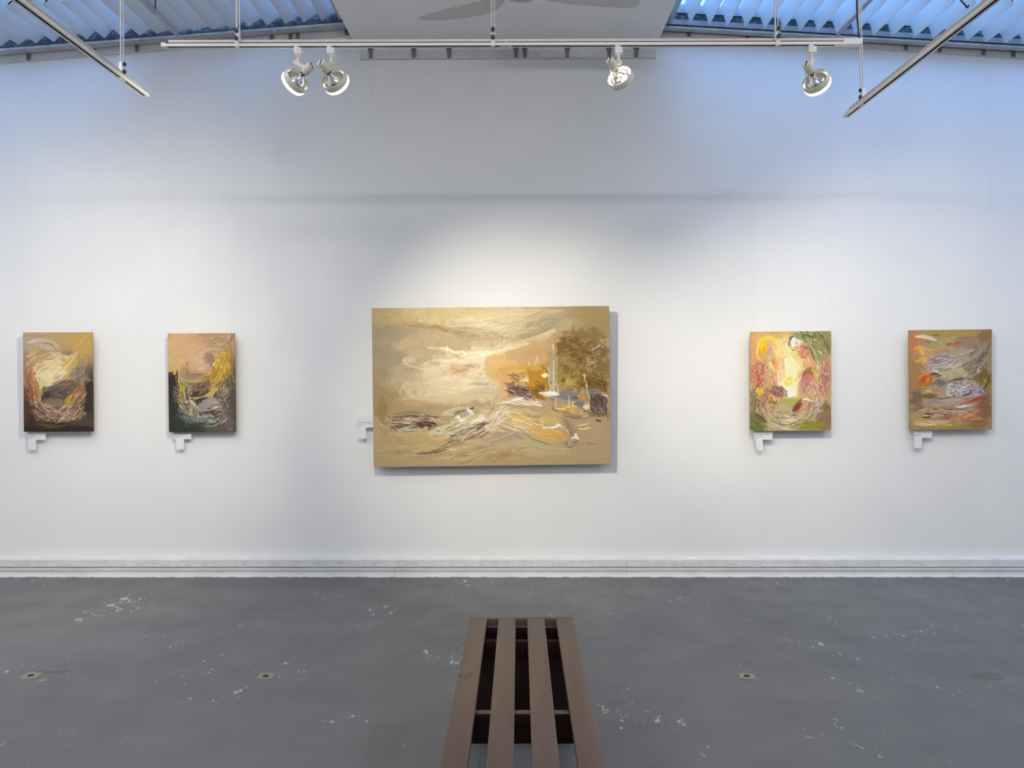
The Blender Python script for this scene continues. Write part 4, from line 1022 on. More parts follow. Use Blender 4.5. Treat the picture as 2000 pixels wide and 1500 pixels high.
    # left wreckage
    B(420, 855, 170, 34, (150, 128, 96), .8, 4, .9, .7); T_([(270, 820), (380, 805), (500, 805), (570, 818)], 24, (128, 114, 88), .9, .5); T_([(260, 828), (380, 826), (520, 828), (640, 838)], 9, (86, 62, 44), .9, .3, .8)
    T_([(440, 835), (520, 845), (580, 880)], 12, (76, 50, 34), .95, .3); T_([(480, 812), (540, 815), (570, 828)], 10, (196, 184, 150), .9, .4); T_([(520, 812), (575, 830)], 5, (70, 50, 34), .9)
    B(500, 880, 70, 20, (100, 72, 48), .9, 10, .5, .9); B(530, 890, 40, 22, (60, 36, 22), .95, 15, .5, .9); B(370, 890, 50, 16, (92, 66, 58), .9, -12, .5, .9); T_([(310, 910), (370, 885), (440, 885), (520, 872)], 10, (74, 48, 40), .9, .3)
    T_([(570, 855), (576, 885)], 5, (58, 36, 22), 1, .2); T_([(578, 850), (592, 886)], 6, (50, 30, 20), 1, .2); T_([(600, 900), (650, 890), (690, 870)], 9, (96, 60, 36), .9, .3)
    Sx(440, 890, 180, 50, 190, 50, 7, 6, [(104, 78, 52), (196, 176, 130), (150, 124, 90), (60, 40, 26), (216, 200, 156), (170, 146, 100)], .75, 25)
    Sx(260, 900, 60, 50, 60, 40, 5, 60, [(206, 180, 124), (150, 116, 62), (190, 160, 104)], .8, 40); T_([(230, 930), (330, 955), (450, 962)], 12, (196, 170, 124), .8, .5)
    T_([(340, 925), (400, 915), (470, 930)], 26, (186, 186, 160), .85, .5); B(405, 918, 36, 10, (184, 196, 176), .8); T_([(430, 945), (560, 955), (680, 975)], 14, (188, 168, 126), .8, .5)
    B(690, 900, 44, 26, (126, 82, 48), .95, 20, .4, .8); B(705, 945, 32, 26, (124, 118, 100), .95, 0, .4, .5); T_([(650, 930), (680, 960), (730, 970)], 16, (104, 98, 84), .9, .4); T_([(640, 895), (700, 880), (705, 865)], 9, (92, 58, 36), .9)
    T_([(715, 910), (740, 920), (775, 918)], 5, (90, 62, 40), .9, .2); T_([(745, 920), (748, 945)], 4, (90, 62, 40), .9, .2); T_([(650, 970), (720, 978)], 6, (146, 138, 136), .9)
    Sx(650, 920, 110, 50, 80, 44, 6, -10, [(150, 120, 70), (196, 180, 130), (104, 74, 46), (214, 200, 156), (130, 120, 90)], .75, 30)
    # pale chequered ridge
    B(800, 880, 190, 50, (206, 196, 146), .95, -14, .5, .5); B(820, 930, 120, 40, (202, 192, 140), .9, -20, .5)
    T_([(640, 815), (720, 790), (800, 772), (870, 778)], 22, (214, 196, 152), .95, .5, .7, .7); T_([(640, 825), (740, 810), (830, 780)], 12, (238, 228, 196), .95, .4, .7, .8); T_([(730, 812), (790, 795), (820, 780)], 16, (96, 82, 62), .95, .3)
    T_([(770, 830), (810, 815), (840, 800)], 34, (172, 158, 128), 1, .2, .4); B(850, 795, 28, 16, (224, 214, 190), 1, 10, .3, .4, .6); B(865, 818, 22, 12, (216, 204, 182), 1, -10, .3, .4); B(858, 776, 16, 8, (72, 56, 44), .95, -5, .4)
    B(765, 838, 22, 14, (232, 224, 204), 1, 10, .3, .4); B(795, 858, 22, 12, (236, 230, 212), 1, 0, .3, .4); B(735, 850, 30, 12, (176, 166, 126), .9); T_([(800, 865), (860, 845), (900, 815)], 10, (176, 160, 124), .9, .4)
    B(900, 850, 50, 22, (232, 222, 192), 1, -20, .4, .5, .6); B(880, 840, 30, 14, (206, 186, 110), .9, -20, .5); T_([(840, 890), (900, 870), (960, 852)], 24, (242, 236, 212), 1, .3, .6, .8); T_([(920, 820), (960, 835), (985, 850)], 14, (244, 238, 216), 1, .3)
    T_([(770, 950), (830, 905), (880, 880)], 9, (96, 70, 48), .9, .3); T_([(840, 920), (900, 895), (975, 865)], 20, (66, 42, 32), .98, .35, .8); T_([(860, 965), (900, 920), (960, 880)], 12, (108, 76, 60), .95, .4); T_([(800, 1000), (860, 975), (950, 930)], 14, (96, 68, 54), .95, .4, .8)
    T_([(700, 975), (760, 968), (830, 940), (900, 905)], 22, (140, 108, 84), .9, .5); T_([(690, 1000), (760, 985), (850, 960)], 18, (168, 138, 108), .85, .5); T_([(860, 950), (940, 920), (1000, 880)], 22, (196, 174, 124), .9, .5)
    Sx(850, 930, 160, 60, 120, 90, 7, -28, [(226, 214, 168), (150, 118, 86), (196, 174, 124), (96, 68, 50), (206, 188, 140)], .7, 10)
    T_([(860, 1005), (930, 1000), (1000, 940), (1030, 890)], 20, (190, 164, 116), .85, .5); T_([(880, 1010), (960, 975), (1000, 920)], 8, (214, 178, 96), .9, .4); T_([(700, 1015), (800, 1030), (880, 1000)], 16, (196, 168, 120), .8)
    for k in range(6): T_([(660 + 8 * k, 1000 + 7 * k), (720 + 8 * k, 985 + 9 * k), (770 + 8 * k, 1003 + 5 * k)], 4, (120, 88, 66), .7, .2)
    # mid swell
    B(1050, 820, 160, 46, (206, 184, 136), .9, 8, .6, .6); B(1200, 850, 140, 52, (206, 176, 96), .9, 12, .6, .7); B(1020, 900, 60, 40, (214, 200, 160), .9, 0, .6); B(1150, 900, 190, 30, (200, 178, 130), .8, 12)
    T_([(880, 775), (960, 768), (1040, 765), (1120, 790)], 16, (190, 168, 122), .9, .5); T_([(1020, 850), (1060, 810), (1120, 770)], 12, (244, 234, 200), .95, .4, .7, .8); T_([(1030, 870), (1090, 820), (1110, 800)], 18, (236, 224, 190), .9, .5, .7, .8); T_([(1040, 905), (1070, 880), (1100, 880)], 22, (242, 234, 208), .9, .5, .7, .8)
    Sx(1060, 830, 100, 60, 130, 60, 6, -42, [(246, 236, 204), (170, 142, 98), (216, 190, 130), (226, 210, 164), (150, 122, 84)], .75, 14)
    Sx(1210, 860, 150, 60, 170, 70, 7, 18, [(226, 198, 110), (196, 160, 84), (236, 214, 140), (180, 150, 100), (206, 170, 80), (246, 232, 176)], .7, 10)
    Sx(1170, 920, 170, 34, 120, 80, 6, 16, [(244, 226, 164), (190, 160, 100), (206, 186, 140), (160, 136, 104)], .7, 8); T_([(1080, 905), (1160, 935), (1280, 955), (1370, 965)], 7, (250, 236, 176), .9, .3); T_([(1140, 860), (1200, 875), (1270, 900)], 6, (250, 238, 180), .9)
    T_([(1270, 880), (1330, 880), (1400, 890), (1430, 900)], 26, (186, 154, 112), .8, .6); Sx(1330, 820, 130, 40, 80, 90, 9, 10, [(190, 164, 118), (206, 182, 136), (170, 142, 104)], .55, 8)
    T_([(1130, 780), (1250, 800), (1400, 845)], 24, (200, 178, 136), .7, .6); B(1390, 790, 30, 70, (188, 156, 108), .8)
    # triangular ripple field
    B(1080, 990, 140, 40, (180, 158, 124), .9, -6, .6); B(1130, 965, 60, 22, (172, 152, 130), .9, 12); T_([(1150, 960), (1190, 985), (1230, 1005)], 9, (140, 118, 96), .85, .4)
    for k in range(26): T_([(960 + 9 * k, 1035 - 4 * k), (1010 + 8 * k, 1000 - 3 * k)], 3.4, (216, 196, 154), .6, .2)
    for k in range(12): T_([(960 + 5 * k, 1030 - 7 * k), (1180 - 8 * k, 1010 - 6 * k)], 3, (150, 126, 94), .5, .2)
    T_([(1260, 985), (1330, 1015), (1430, 1045)], 7, (108, 90, 62), .9, .3, .8); T_([(1180, 930), (1260, 975), (1310, 1000)], 5, (134, 114, 84), .7); B(1250, 1040, 160, 26, (186, 172, 124), .7, 8)
    T_([(1250, 1050), (1350, 1070), (1450, 1080), (1500, 1092)], 12, (160, 144, 116), .7, .5)
    # golden sail shape
    B(1400, 960, 115, 44, (212, 168, 84), 1, 10, .25, .25); B(1330, 935, 50, 26, (214, 172, 96), .9, -10, .4); B(1480, 985, 60, 18, (206, 158, 74), .95, 14, .4); B(1410, 870, 70, 30, (206, 178, 104), .85, 10)
    T_([(1355, 917), (1420, 915), (1480, 905)], 13, (250, 242, 222), 1, .25, .6, .8); T_([(1440, 895), (1470, 900), (1490, 920)], 16, (246, 232, 200), 1, .3); T_([(1480, 890), (1530, 960), (1590, 1000)], 18, (196, 146, 62), .95, .4); T_([(1490, 905), (1540, 965), (1580, 1000)], 7, (236, 206, 150), .9)
    B(1548, 930, 30, 60, (158, 130, 98), .7, -20, .9, .6); T_([(1500, 850), (1530, 885), (1560, 985)], 16, (134, 104, 78), .8, .6); T_([(1520, 870), (1545, 900)], 8, (96, 70, 50), .8, .5); T_([(1500, 880), (1600, 890), (1700, 870)], 22, (172, 146, 116), .8, .6)
    B(1635, 915, 44, 14, (198, 142, 34), 1, 4, .3, .4); T_([(1595, 910), (1650, 900), (1690, 888)], 12, (226, 204, 172), .95, .3); T_([(1600, 928), (1640, 932), (1690, 922)], 8, (246, 232, 190), 1, .2); T_([(1668, 900), (1670, 922)], 4, (246, 232, 190), .9)
    c.st([(1585, 962), (1590, 985), (1600, 1000)], 20, (250, 246, 236), 1, .15, .6, .9); c.st([(1560, 1000), (1585, 990), (1608, 1000)], 16, (244, 236, 220), 1, .2, .6, .9)
    T_([(1480, 1030), (1560, 1015), (1620, 1015)], 22, (160, 140, 112), .85, .6); B(1590, 1022, 20, 9, (112, 92, 70), .7, -20, .8, .8); T_([(1515, 1060), (1560, 1052), (1600, 1040)], 7, (66, 50, 38), .9, .5); Sx(1575, 1035, 66, 20, 44, 24, 4, -25, [(70, 54, 42), (206, 190, 156), (130, 108, 82), (180, 158, 120)], .8, 22)
    # bottom-left strokes
    T_([(560, 1000), (680, 985), (760, 990)], 22, (214, 196, 142), .85, .5); T_([(470, 1010), (600, 985), (680, 975)], 24, (196, 164, 96), .8, .6); T_([(420, 1040), (560, 1030), (640, 1010)], 22, (190, 160, 92), .7)
    T_([(470, 1095), (560, 1080), (640, 1055), (700, 1045)], 22, (130, 104, 50), .95, .5); T_([(490, 1098), (580, 1090), (680, 1065)], 8, (60, 44, 28), .95, .4); T_([(520, 1085), (600, 1060), (660, 1050)], 8, (214, 196, 130), .9, .3); T_([(560, 1062), (640, 1042), (680, 1045)], 9, (150, 140, 140), .85); T_([(640, 1062), (670, 1052)], 10, (176, 140, 30), .95)
    T_([(440, 1120), (560, 1115), (660, 1095)], 12, (150, 142, 130), .7, .5); T_([(690, 1050), (705, 1065), (740, 1060)], 14, (226, 206, 152), .95, .4, .7, .9); B(345, 1078, 8, 5, (110, 84, 50), .9); B(365, 1000, 26, 20, (170, 142, 64), .7, 0, .8, .9); T_([(300, 1085), (400, 1080), (460, 1090)], 8, (140, 122, 90), .6)
    R = c.rng
    dk = [(66, 44, 32), (92, 66, 48), (52, 34, 26), (120, 92, 66)]; lt = [(236, 224, 190), (222, 206, 164), (246, 238, 214)]
    def lines(x0, x1, f, sp, n, ln, w_, pal, a=.85):
        for _ in range(n):
            x = x0 + (x1 - x0) * R.random(); y, sl = f(x); y += (R.random() - .5) * 2 * sp; l_ = ln * (.4 + R.random()); k = sl + (R.random() - .5) * .25
            T_([(x - l_ / 2, y - k * l_ / 2), (x, y + (R.random() - .5) * l_ * .16), (x + l_ / 2, y + k * l_ / 2)], w_ * (.6 + .8 * R.random()), pal[int(R.random() * len(pal))], a, .35, .9, .5)
    wr = lambda x: (872 + .10 * (x - 420), .10)                 # wreckage at the left
    lines(280, 640, wr, 46, 40, 56, 4.4, dk); lines(270, 660, wr, 52, 60, 44, 4.0, lt + [(170, 146, 104)], .7)
    lines(480, 610, lambda x: (885, .2), 16, 22, 34, 9.0, [(48, 30, 22), (72, 48, 34)], .9)
    rg = lambda x: (925 - .42 * (x - 840), -.42)                # ridge climbing to the right
    lines(690, 1000, lambda x: (965 - .38 * (x - 760), -.40), 30, 24, 70, 4.6, dk); lines(700, 1010, rg, 50, 40, 76, 4.6, lt + [(190, 164, 112)], .75)
    lines(960, 1120, lambda x: (840 - .7 * (x - 1040), -.62), 56, 60, 60, 4.0, lt + [(170, 140, 96)], .8)
    lines(1090, 1400, lambda x: (880 + .26 * (x - 1200), .28), 56, 90, 60, 4.0, [(240, 222, 160), (196, 162, 92), (226, 196, 112), (160, 128, 84)], .7)
    lines(1110, 1300, lambda x: (665 + .35 * (x - 1200), .35), 30, 50, 40, 5.0, dk + [(214, 190, 156)], .85)
    lines(1160, 1360, lambda x: (722 + .22 * (x - 1260), .22), 14, 18, 44, 5.0, lt + [(190, 164, 120)], .8)
    lines(1480, 1810, lambda x: (430, .3), 130, 110, 40, 4.0, [(92, 66, 26), (160, 128, 72), (120, 90, 42), (186, 156, 104)], .6)
    lines(1700, 1800, lambda x: (770, 1.4), 60, 40, 34, 6.0, [(56, 38, 34), (96, 70, 52), (150, 130, 112)], .85)
    lines(1420, 1620, lambda x: (800, .08), 22, 34, 44, 4.0, [(226, 196, 120), (130, 98, 56), (200, 164, 84)], .75)
    c.post = large_post
    return c

hang(paint_large(), [(726, 602), (1190, 597.5), (1193, 906.5), (730, 912.5)], 5.905, 5.945, (0.99, 1.02, 1.20), 'large landscape-format abstract seascape in sand, cream and ochre, centre of wall')

# -------------------------------------------------- leftmost painting: swirl of cream, umber and black
def paint_swirl():
    c = Canvas(45, 649, 179, 843, 3.0, (170, 138, 94), 21); c.f(20, 630, .17341); B = c.blob; T_ = c.st; Sx = c.scat
    B(530, 1300, 700, 380, (52, 42, 33), 1, 0, .5, .1); B(960, 900, 200, 420, (54, 46, 34), 1, 0, .6, .1)
    B(520, 180, 420, 120, (186, 152, 96), .95, 0, .7); B(800, 220, 130, 160, (190, 152, 82), .9, 20, .8); B(250, 170, 130, 60, (176, 150, 120), .8); B(250, 260, 130, 80, (178, 160, 122), .8)
    B(170, 560, 60, 160, (150, 108, 76), .9, 0, .8); B(175, 450, 40, 120, (170, 124, 88), .8); B(190, 850, 80, 180, (112, 70, 44), .95, 0, .7); B(220, 1130, 130, 120, (58, 38, 28), 1, 0, .6); B(170, 1000, 60, 150, (78, 48, 34), .95)
    B(880, 780, 60, 230, (50, 44, 32), 1, 0, .6); B(860, 1050, 110, 200, (52, 44, 36), 1, 0, .6); B(800, 1130, 160, 90, (78, 68, 52), .9, 0, .7); B(520, 1200, 400, 50, (44, 34, 26), 1, 0, .6); B(880, 560, 50, 100, (112, 88, 60), .8)
    B(450, 530, 180, 120, (216, 196, 134), 1, -20, .6); B(420, 620, 140, 130, (222, 208, 150), 1, -30, .6); B(560, 520, 130, 90, (228, 212, 158), .9, -20, .7); B(370, 700, 60, 80, (206, 190, 120), .9, 0, .6)
    B(700, 460, 100, 120, (196, 160, 88), .9, -30, .7); B(640, 640, 60, 50, (188, 158, 84), .9); B(230, 640, 60, 160, (160, 104, 68), .9, -10, .7)
    B(420, 250, 140, 60, (190, 170, 140), .8, 15, .7); B(250, 210, 80, 24, (206, 196, 176), .8, -10); B(560, 360, 140, 30, (210, 184, 140), .8, 5)
    # high strokes
    T_([(230, 215), (300, 180), (400, 205), (450, 235)], 26, (196, 188, 176), .8, .6); T_([(350, 225), (420, 235), (480, 260)], 16, (120, 104, 96), .9, .5); T_([(440, 240), (490, 270), (510, 300)], 10, (84, 70, 62), .9, .5)
    T_([(365, 270), (440, 300), (480, 290)], 26, (206, 186, 160), .8, .5); T_([(580, 350), (640, 335), (705, 335)], 26, (110, 96, 88), .95, .5); T_([(600, 365), (660, 355), (700, 345)], 14, (70, 58, 54), .9, .5); T_([(590, 318), (650, 325), (690, 350)], 10, (150, 134, 120), .9)
    T_([(540, 380), (640, 390), (700, 375), (760, 330)], 14, (216, 196, 152), .85, .5)
    for pts, w_, col in (([(200, 560), (210, 460), (290, 390), (420, 350)], 30, (214, 178, 124)), ([(180, 400), (230, 350), (330, 330)], 22, (206, 180, 130)), ([(215, 520), (260, 440), (360, 400), (500, 410)], 26, (184, 136, 76)), ([(250, 560), (300, 470), (420, 440), (560, 420)], 24, (214, 184, 120)), ([(290, 600), (360, 520), (470, 470), (600, 460)], 20, (232, 212, 160)), ([(320, 380), (450, 390), (560, 430)], 16, (222, 196, 140)), ([(480, 430), (600, 420), (680, 400)], 10, (170, 150, 110)), ([(330, 560), (420, 510), (520, 450)], 9, (176, 140, 84)), ([(540, 600), (620, 520), (700, 430), (750, 370)], 20, (230, 206, 150)), ([(640, 620), (680, 560), (740, 460), (850, 340)], 22, (196, 152, 76)), ([(600, 560), (670, 480), (720, 410)], 12, (206, 156, 88)), ([(700, 300), (790, 240), (880, 150)], 20, (206, 170, 100)), ([(470, 660), (520, 620), (590, 590)], 16, (214, 160, 100))):
        T_(pts, w_, col, .9, .6, .8, .6)
    Sx(330, 450, 160, 130, 110, 90, 8, 0, [(226, 200, 150), (176, 132, 76), (206, 172, 116), (240, 222, 172)], .6, 14, .5, .2, (470, 640)); Sx(620, 500, 180, 130, 80, 90, 9, -50, [(230, 206, 150), (190, 150, 80), (216, 190, 130)], .5, 14)
    T_([(465, 670), (520, 650), (560, 630), (600, 590)], 16, (250, 238, 214), 1, .3, .7, .9); T_([(490, 640), (540, 620)], 10, (190, 120, 84), .8); T_([(340, 760), (380, 760), (430, 735)], 22, (150, 150, 60), .9, .5)
    # left rust sweep
    for k in range(7): T_([(185 + 12 * k, 560 + 10 * k), (215 + 12 * k, 700), (265 + 9 * k, 850), (330, 930 - 5 * k)], 20, [(176, 112, 66), (140, 82, 48), (196, 140, 86), (158, 96, 58), (120, 72, 44), (206, 150, 92), (184, 120, 72)][k], .8, .7, .7, .6)
    Sx(280, 720, 40, 120, 60, 70, 7, 70, [(196, 140, 84), (120, 76, 44), (222, 176, 116), (150, 96, 56)], .8, 14); T_([(300, 860), (330, 870), (350, 830)], 12, (214, 160, 60), .9, .4); T_([(345, 790), (350, 830)], 12, (240, 226, 206), .9)
    # dark hollow
    B(540, 800, 190, 90, (88, 76, 62), 1, -8, .45, .6); B(400, 830, 70, 46, (62, 52, 44), 1, -20, .4, .6); B(700, 720, 90, 60, (82, 70, 68), 1, -25, .5, .7); B(790, 600, 90, 110, (128, 112, 96), .95, -40, .5, .7); B(620, 700, 140, 40, (104, 86, 72), .95, -8, .5, .7)
    T_([(440, 730), (540, 700), (640, 700), (700, 670)], 26, (140, 118, 96), .9, .6); T_([(350, 800), (430, 780), (520, 780), (600, 800)], 22, (52, 44, 38), .9, .6); T_([(480, 800), (540, 815), (600, 840)], 10, (150, 142, 136), .7, .5); T_([(600, 860), (700, 790), (760, 720)], 34, (56, 48, 44), .9, .6)
    T_([(690, 620), (740, 560), (800, 510), (880, 470)], 30, (150, 134, 116), .85, .6); T_([(760, 560), (840, 460), (880, 400)], 14, (176, 140, 100), .85); T_([(680, 700), (780, 640), (870, 560)], 34, (96, 82, 74), .85, .7)
    Sx(790, 570, 100, 110, 130, 60, 6, -52, [(160, 146, 130), (90, 78, 70), (184, 164, 140), (120, 102, 84), (206, 184, 150)], .65, 14); Sx(560, 760, 180, 60, 80, 80, 7, -12, [(60, 50, 44), (120, 104, 88), (90, 76, 64), (150, 132, 112)], .6, 14)
    B(520, 900, 130, 50, (120, 106, 76), .9, 10, .6); T_([(400, 890), (480, 930), (600, 930)], 24, (150, 136, 100), .8, .6); T_([(460, 950), (540, 985), (620, 960)], 18, (130, 116, 84), .8)
    # right gold and rust bank
    B(690, 850, 70, 60, (178, 134, 50), .95, -45, .5, .7); T_([(610, 930), (680, 860), (760, 790)], 36, (196, 146, 52), .9, .6); B(800, 760, 60, 90, (150, 100, 60), .9, 20, .5, .8)
    Sx(770, 800, 90, 150, 170, 60, 7, -60, [(190, 140, 90), (96, 60, 36), (216, 176, 126), (150, 96, 54), (60, 40, 28), (176, 130, 50)], .75, 14)
    # bottom basin of broken strokes
    B(540, 1040, 260, 60, (142, 108, 82), .95, 0, .5, .7); B(300, 970, 90, 60, (82, 56, 44), .95, 40, .5, .8)
    T_([(335, 900), (380, 940), (450, 960), (530, 1010), (560, 1050)], 20, (240, 222, 196), .95, .4, .7, .9); T_([(350, 890), (400, 925), (480, 950)], 9, (250, 236, 214), .95)
    Sx(390, 1000, 140, 70, 160, 66, 7, 32, [(216, 186, 156), (92, 62, 48), (170, 130, 104), (60, 42, 34), (236, 212, 180)], .75, 16); Sx(680, 1000, 170, 90, 220, 66, 7, -38, [(212, 176, 140), (110, 78, 52), (176, 136, 100), (150, 112, 74), (236, 208, 172), (74, 52, 38)], .75, 16)
    Sx(540, 1080, 200, 40, 110, 60, 6, -6, [(206, 170, 136), (120, 88, 62), (84, 62, 46), (230, 206, 170)], .7, 22); T_([(210, 960), (260, 1040), (330, 1080)], 20, (110, 74, 44), .8); T_([(510, 1150), (560, 1090), (620, 1050)], 14, (216, 190, 156), .9, .4)
    T_([(300, 1130), (400, 1160), (520, 1170), (640, 1150)], 34, (116, 100, 34), .9, .6); T_([(240, 1080), (330, 1120), (420, 1120)], 18, (90, 66, 44), .8); T_([(240, 1140), (330, 1180), (480, 1195)], 16, (90, 70, 30), .7); Sx(380, 1090, 120, 24, 40, 50, 6, 8, [(150, 116, 80), (60, 46, 34), (190, 160, 124)], .7, 20)
    T_([(860, 180), (895, 110)], 6, (232, 206, 150), .7)
    def post(c):
        c.f(20, 630, .17341); A = c.arcs
        A(500, 640, 180, 330, 185, 300, 86, 110, 6, [(240, 222, 176), (196, 150, 92), (220, 190, 136), (170, 124, 74), (248, 236, 200)], .65, .95)
        A(500, 640, 330, 470, 190, 262, 43, 90, 8, [(214, 186, 140), (176, 140, 96), (150, 116, 80)], .5, 1.0)
        A(500, 640, 250, 340, 130, 190, 64, 90, 6, [(206, 150, 96), (120, 74, 44), (170, 110, 66), (230, 184, 128), (84, 52, 36)], .7, 1.15)
        A(520, 640, 270, 400, 25, 150, 237, 56, 4.5, [(236, 212, 180), (70, 48, 36), (176, 140, 108), (120, 88, 62), (48, 34, 28), (206, 172, 136), (250, 234, 208)], .8, 1.18)
        A(520, 640, 330, 430, 40, 140, 64, 60, 5, [(60, 44, 32), (96, 80, 50), (44, 34, 28), (120, 104, 70)], .6, 1.22)
        A(500, 600, 260, 390, -40, 40, 108, 50, 4.5, [(196, 170, 140), (110, 84, 60), (70, 52, 40), (176, 128, 70), (150, 110, 76)], .7, 1.0)
        A(460, 560, 120, 330, 10, 80, 50, 60, 5, [(70, 60, 54), (150, 134, 116), (96, 84, 72)], .5, .7)
    post(c)
    return c

# -------------------------------------------------- peach sky over a green and gold valley
def paint_valley():
    c = Canvas(327, 650, 459, 844, 3.0, (190, 150, 104), 31); c.f(300, 630, .17341); B = c.blob; T_ = c.st; Sx = c.scat
    B(540, 1200, 800, 520, (62, 54, 42), 1, 0, .4, .1); B(960, 900, 160, 500, (88, 74, 56), 1, 0, .7, .1); B(110, 900, 160, 340, (44, 38, 32), 1, 0, .5, .1)
    B(400, 230, 320, 150, (206, 162, 116), 1, 0, .7); B(260, 420, 130, 170, (200, 164, 106), .95, 0, .8); B(520, 420, 200, 120, (204, 164, 122), .95, 0, .8); B(220, 560, 60, 60, (196, 170, 92), .9); B(600, 170, 180, 70, (192, 150, 106), .8); B(700, 130, 180, 30, (172, 138, 92), .8)
    B(640, 400, 70, 70, (142, 116, 94), .85, 0, .9); B(690, 480, 40, 50, (128, 100, 80), .8); B(440, 600, 140, 60, (160, 136, 104), .9, 0, .7); B(350, 560, 60, 90, (160, 128, 92), .7); B(380, 500, 16, 90, (140, 110, 80), .6, 0, .9); B(480, 590, 120, 26, (136, 120, 90), .8)
    Sx(480, 480, 140, 90, 80, 70, 10, -8, [(222, 180, 140), (196, 150, 112), (214, 186, 146)], .5, 16); Sx(350, 250, 200, 120, 50, 100, 20, -10, [(212, 168, 120), (200, 156, 112)], .4, 20)
    T_([(440, 330), (540, 300), (640, 260)], 12, (166, 136, 108), .7); T_([(480, 430), (530, 440)], 12, (232, 206, 160), .8)
    # dark bank at left and bottom
    B(200, 620, 60, 70, (58, 42, 36), 1, 0, .4, .6); B(220, 780, 70, 170, (44, 36, 30), 1, 0, .5); B(220, 1000, 90, 260, (46, 46, 34), 1, 0, .5); B(400, 1150, 260, 100, (46, 52, 38), 1, 0, .6); B(350, 1060, 100, 80, (62, 82, 72), .9, 30, .6)
    B(820, 1080, 120, 160, (92, 76, 62), 1, 0, .6); B(700, 1190, 220, 50, (88, 80, 62), .95); B(870, 760, 60, 260, (84, 74, 56), .95, 0, .6); B(800, 860, 100, 90, (78, 62, 54), .95, 0, .6); B(850, 1130, 60, 80, (112, 94, 78), .8)
    T_([(262, 530), (266, 620), (262, 680)], 26, (54, 40, 34), 1, .3); T_([(300, 560), (282, 600), (285, 660)], 10, (196, 166, 96), .8); T_([(170, 590), (190, 640)], 24, (50, 36, 32), .9); T_([(175, 800), (230, 1000), (330, 1150)], 40, (36, 34, 26), .9); T_([(172, 1190), (250, 1215)], 50, (60, 44, 34), .8)
    # gold sweep at right
    B(800, 500, 90, 130, (186, 138, 38), 1, 25, .5, .6); B(700, 620, 120, 80, (170, 132, 44), 1, -35, .5, .6); B(850, 330, 44, 110, (170, 128, 52), .95, 0, .6); B(740, 450, 50, 60, (206, 176, 92), .95, -30, .5, .6); B(640, 760, 80, 70, (196, 172, 80), .95, -45, .5, .6)
    for k, col in enumerate([(206, 170, 60), (160, 114, 20), (222, 190, 90), (180, 132, 30), (150, 110, 36), (228, 200, 110), (190, 146, 50), (172, 126, 30)]):
        T_([(862 - 12 * k, 240 + 16 * k), (870 - 16 * k, 420 + 10 * k), (790 - 14 * k, 570 + 8 * k), (640 - 6 * k, 720 + 8 * k)], 24, col, .85, .7, .7, .8)
    Sx(780, 500, 100, 170, 240, 70, 7, -64, [(214, 180, 70), (150, 110, 20), (232, 208, 120), (186, 140, 40), (124, 92, 24)], .7, 16); Sx(640, 660, 130, 90, 150, 60, 7, -40, [(206, 176, 80), (110, 86, 50), (226, 206, 140), (160, 124, 50), (90, 72, 50)], .7, 16)
    T_([(860, 240), (885, 180), (890, 130)], 26, (110, 90, 54), .9, .5); T_([(880, 560), (890, 400), (888, 240)], 20, (128, 96, 40), .9, .5); T_([(680, 500), (700, 440), (760, 400)], 12, (236, 216, 150), .95, .4)
    # lilac-brown flecks at top right
    B(720, 240, 130, 60, (168, 136, 104), .8, -12, .7, .8); Sx(700, 240, 140, 70, 120, 60, 6, -24, [(206, 176, 152), (130, 104, 84), (226, 200, 172), (160, 130, 100), (180, 150, 80)], .75, 26); T_([(620, 205), (700, 180), (820, 165)], 12, (110, 92, 74), .8); T_([(570, 290), (620, 300), (700, 280)], 10, (220, 190, 164), .9)
    # middle ridge
    T_([(340, 650), (420, 660), (500, 650), (560, 640)], 16, (206, 180, 70), .95, .4); B(500, 720, 120, 60, (110, 86, 72), .95, -14, .5, .7); B(500, 790, 90, 44, (66, 50, 46), 1, -14, .4, .6); T_([(400, 830), (520, 830), (600, 770)], 20, (54, 40, 38), .95)
    Sx(480, 740, 120, 70, 130, 56, 6, -30, [(140, 112, 92), (70, 54, 48), (206, 182, 140), (170, 140, 80), (96, 76, 66)], .75, 20); T_([(360, 700), (400, 720), (420, 800)], 20, (176, 166, 150), .9, .5); T_([(340, 680), (390, 760), (400, 850)], 12, (226, 216, 190), .9)
    # left plants
    B(310, 760, 50, 110, (150, 130, 50), .95, 0, .5, .7); Sx(310, 770, 50, 110, 110, 70, 7, 75, [(206, 190, 80), (90, 76, 30), (176, 156, 60), (230, 216, 130), (60, 50, 30)], .8, 14); Sx(240, 780, 40, 90, 110, 26, 6, 60, [(96, 76, 66), (190, 166, 140), (60, 46, 42), (150, 120, 96)], .75, 50)
    T_([(290, 870), (330, 900), (420, 880), (500, 850)], 16, (176, 170, 70), .9); T_([(390, 850), (470, 850), (560, 830), (650, 850)], 20, (206, 200, 130), .9, .5)
    # pool and foam
    B(640, 900, 130, 60, (160, 146, 132), 1, -6, .5, .4); B(560, 950, 60, 60, (150, 138, 126), .95, 0, .6); B(600, 1080, 130, 50, (128, 132, 112), .95, 5, .6, .6); B(700, 960, 80, 40, (140, 118, 100), .9)
    T_([(580, 1000), (640, 990), (720, 960), (780, 955)], 16, (232, 214, 140), .95, .4); T_([(660, 960), (720, 950), (770, 960)], 12, (250, 232, 210), .95, .4, .7, .8); T_([(670, 910), (740, 905)], 10, (206, 190, 176), .8); T_([(680, 850), (740, 880), (760, 920)], 16, (110, 96, 86), .8)
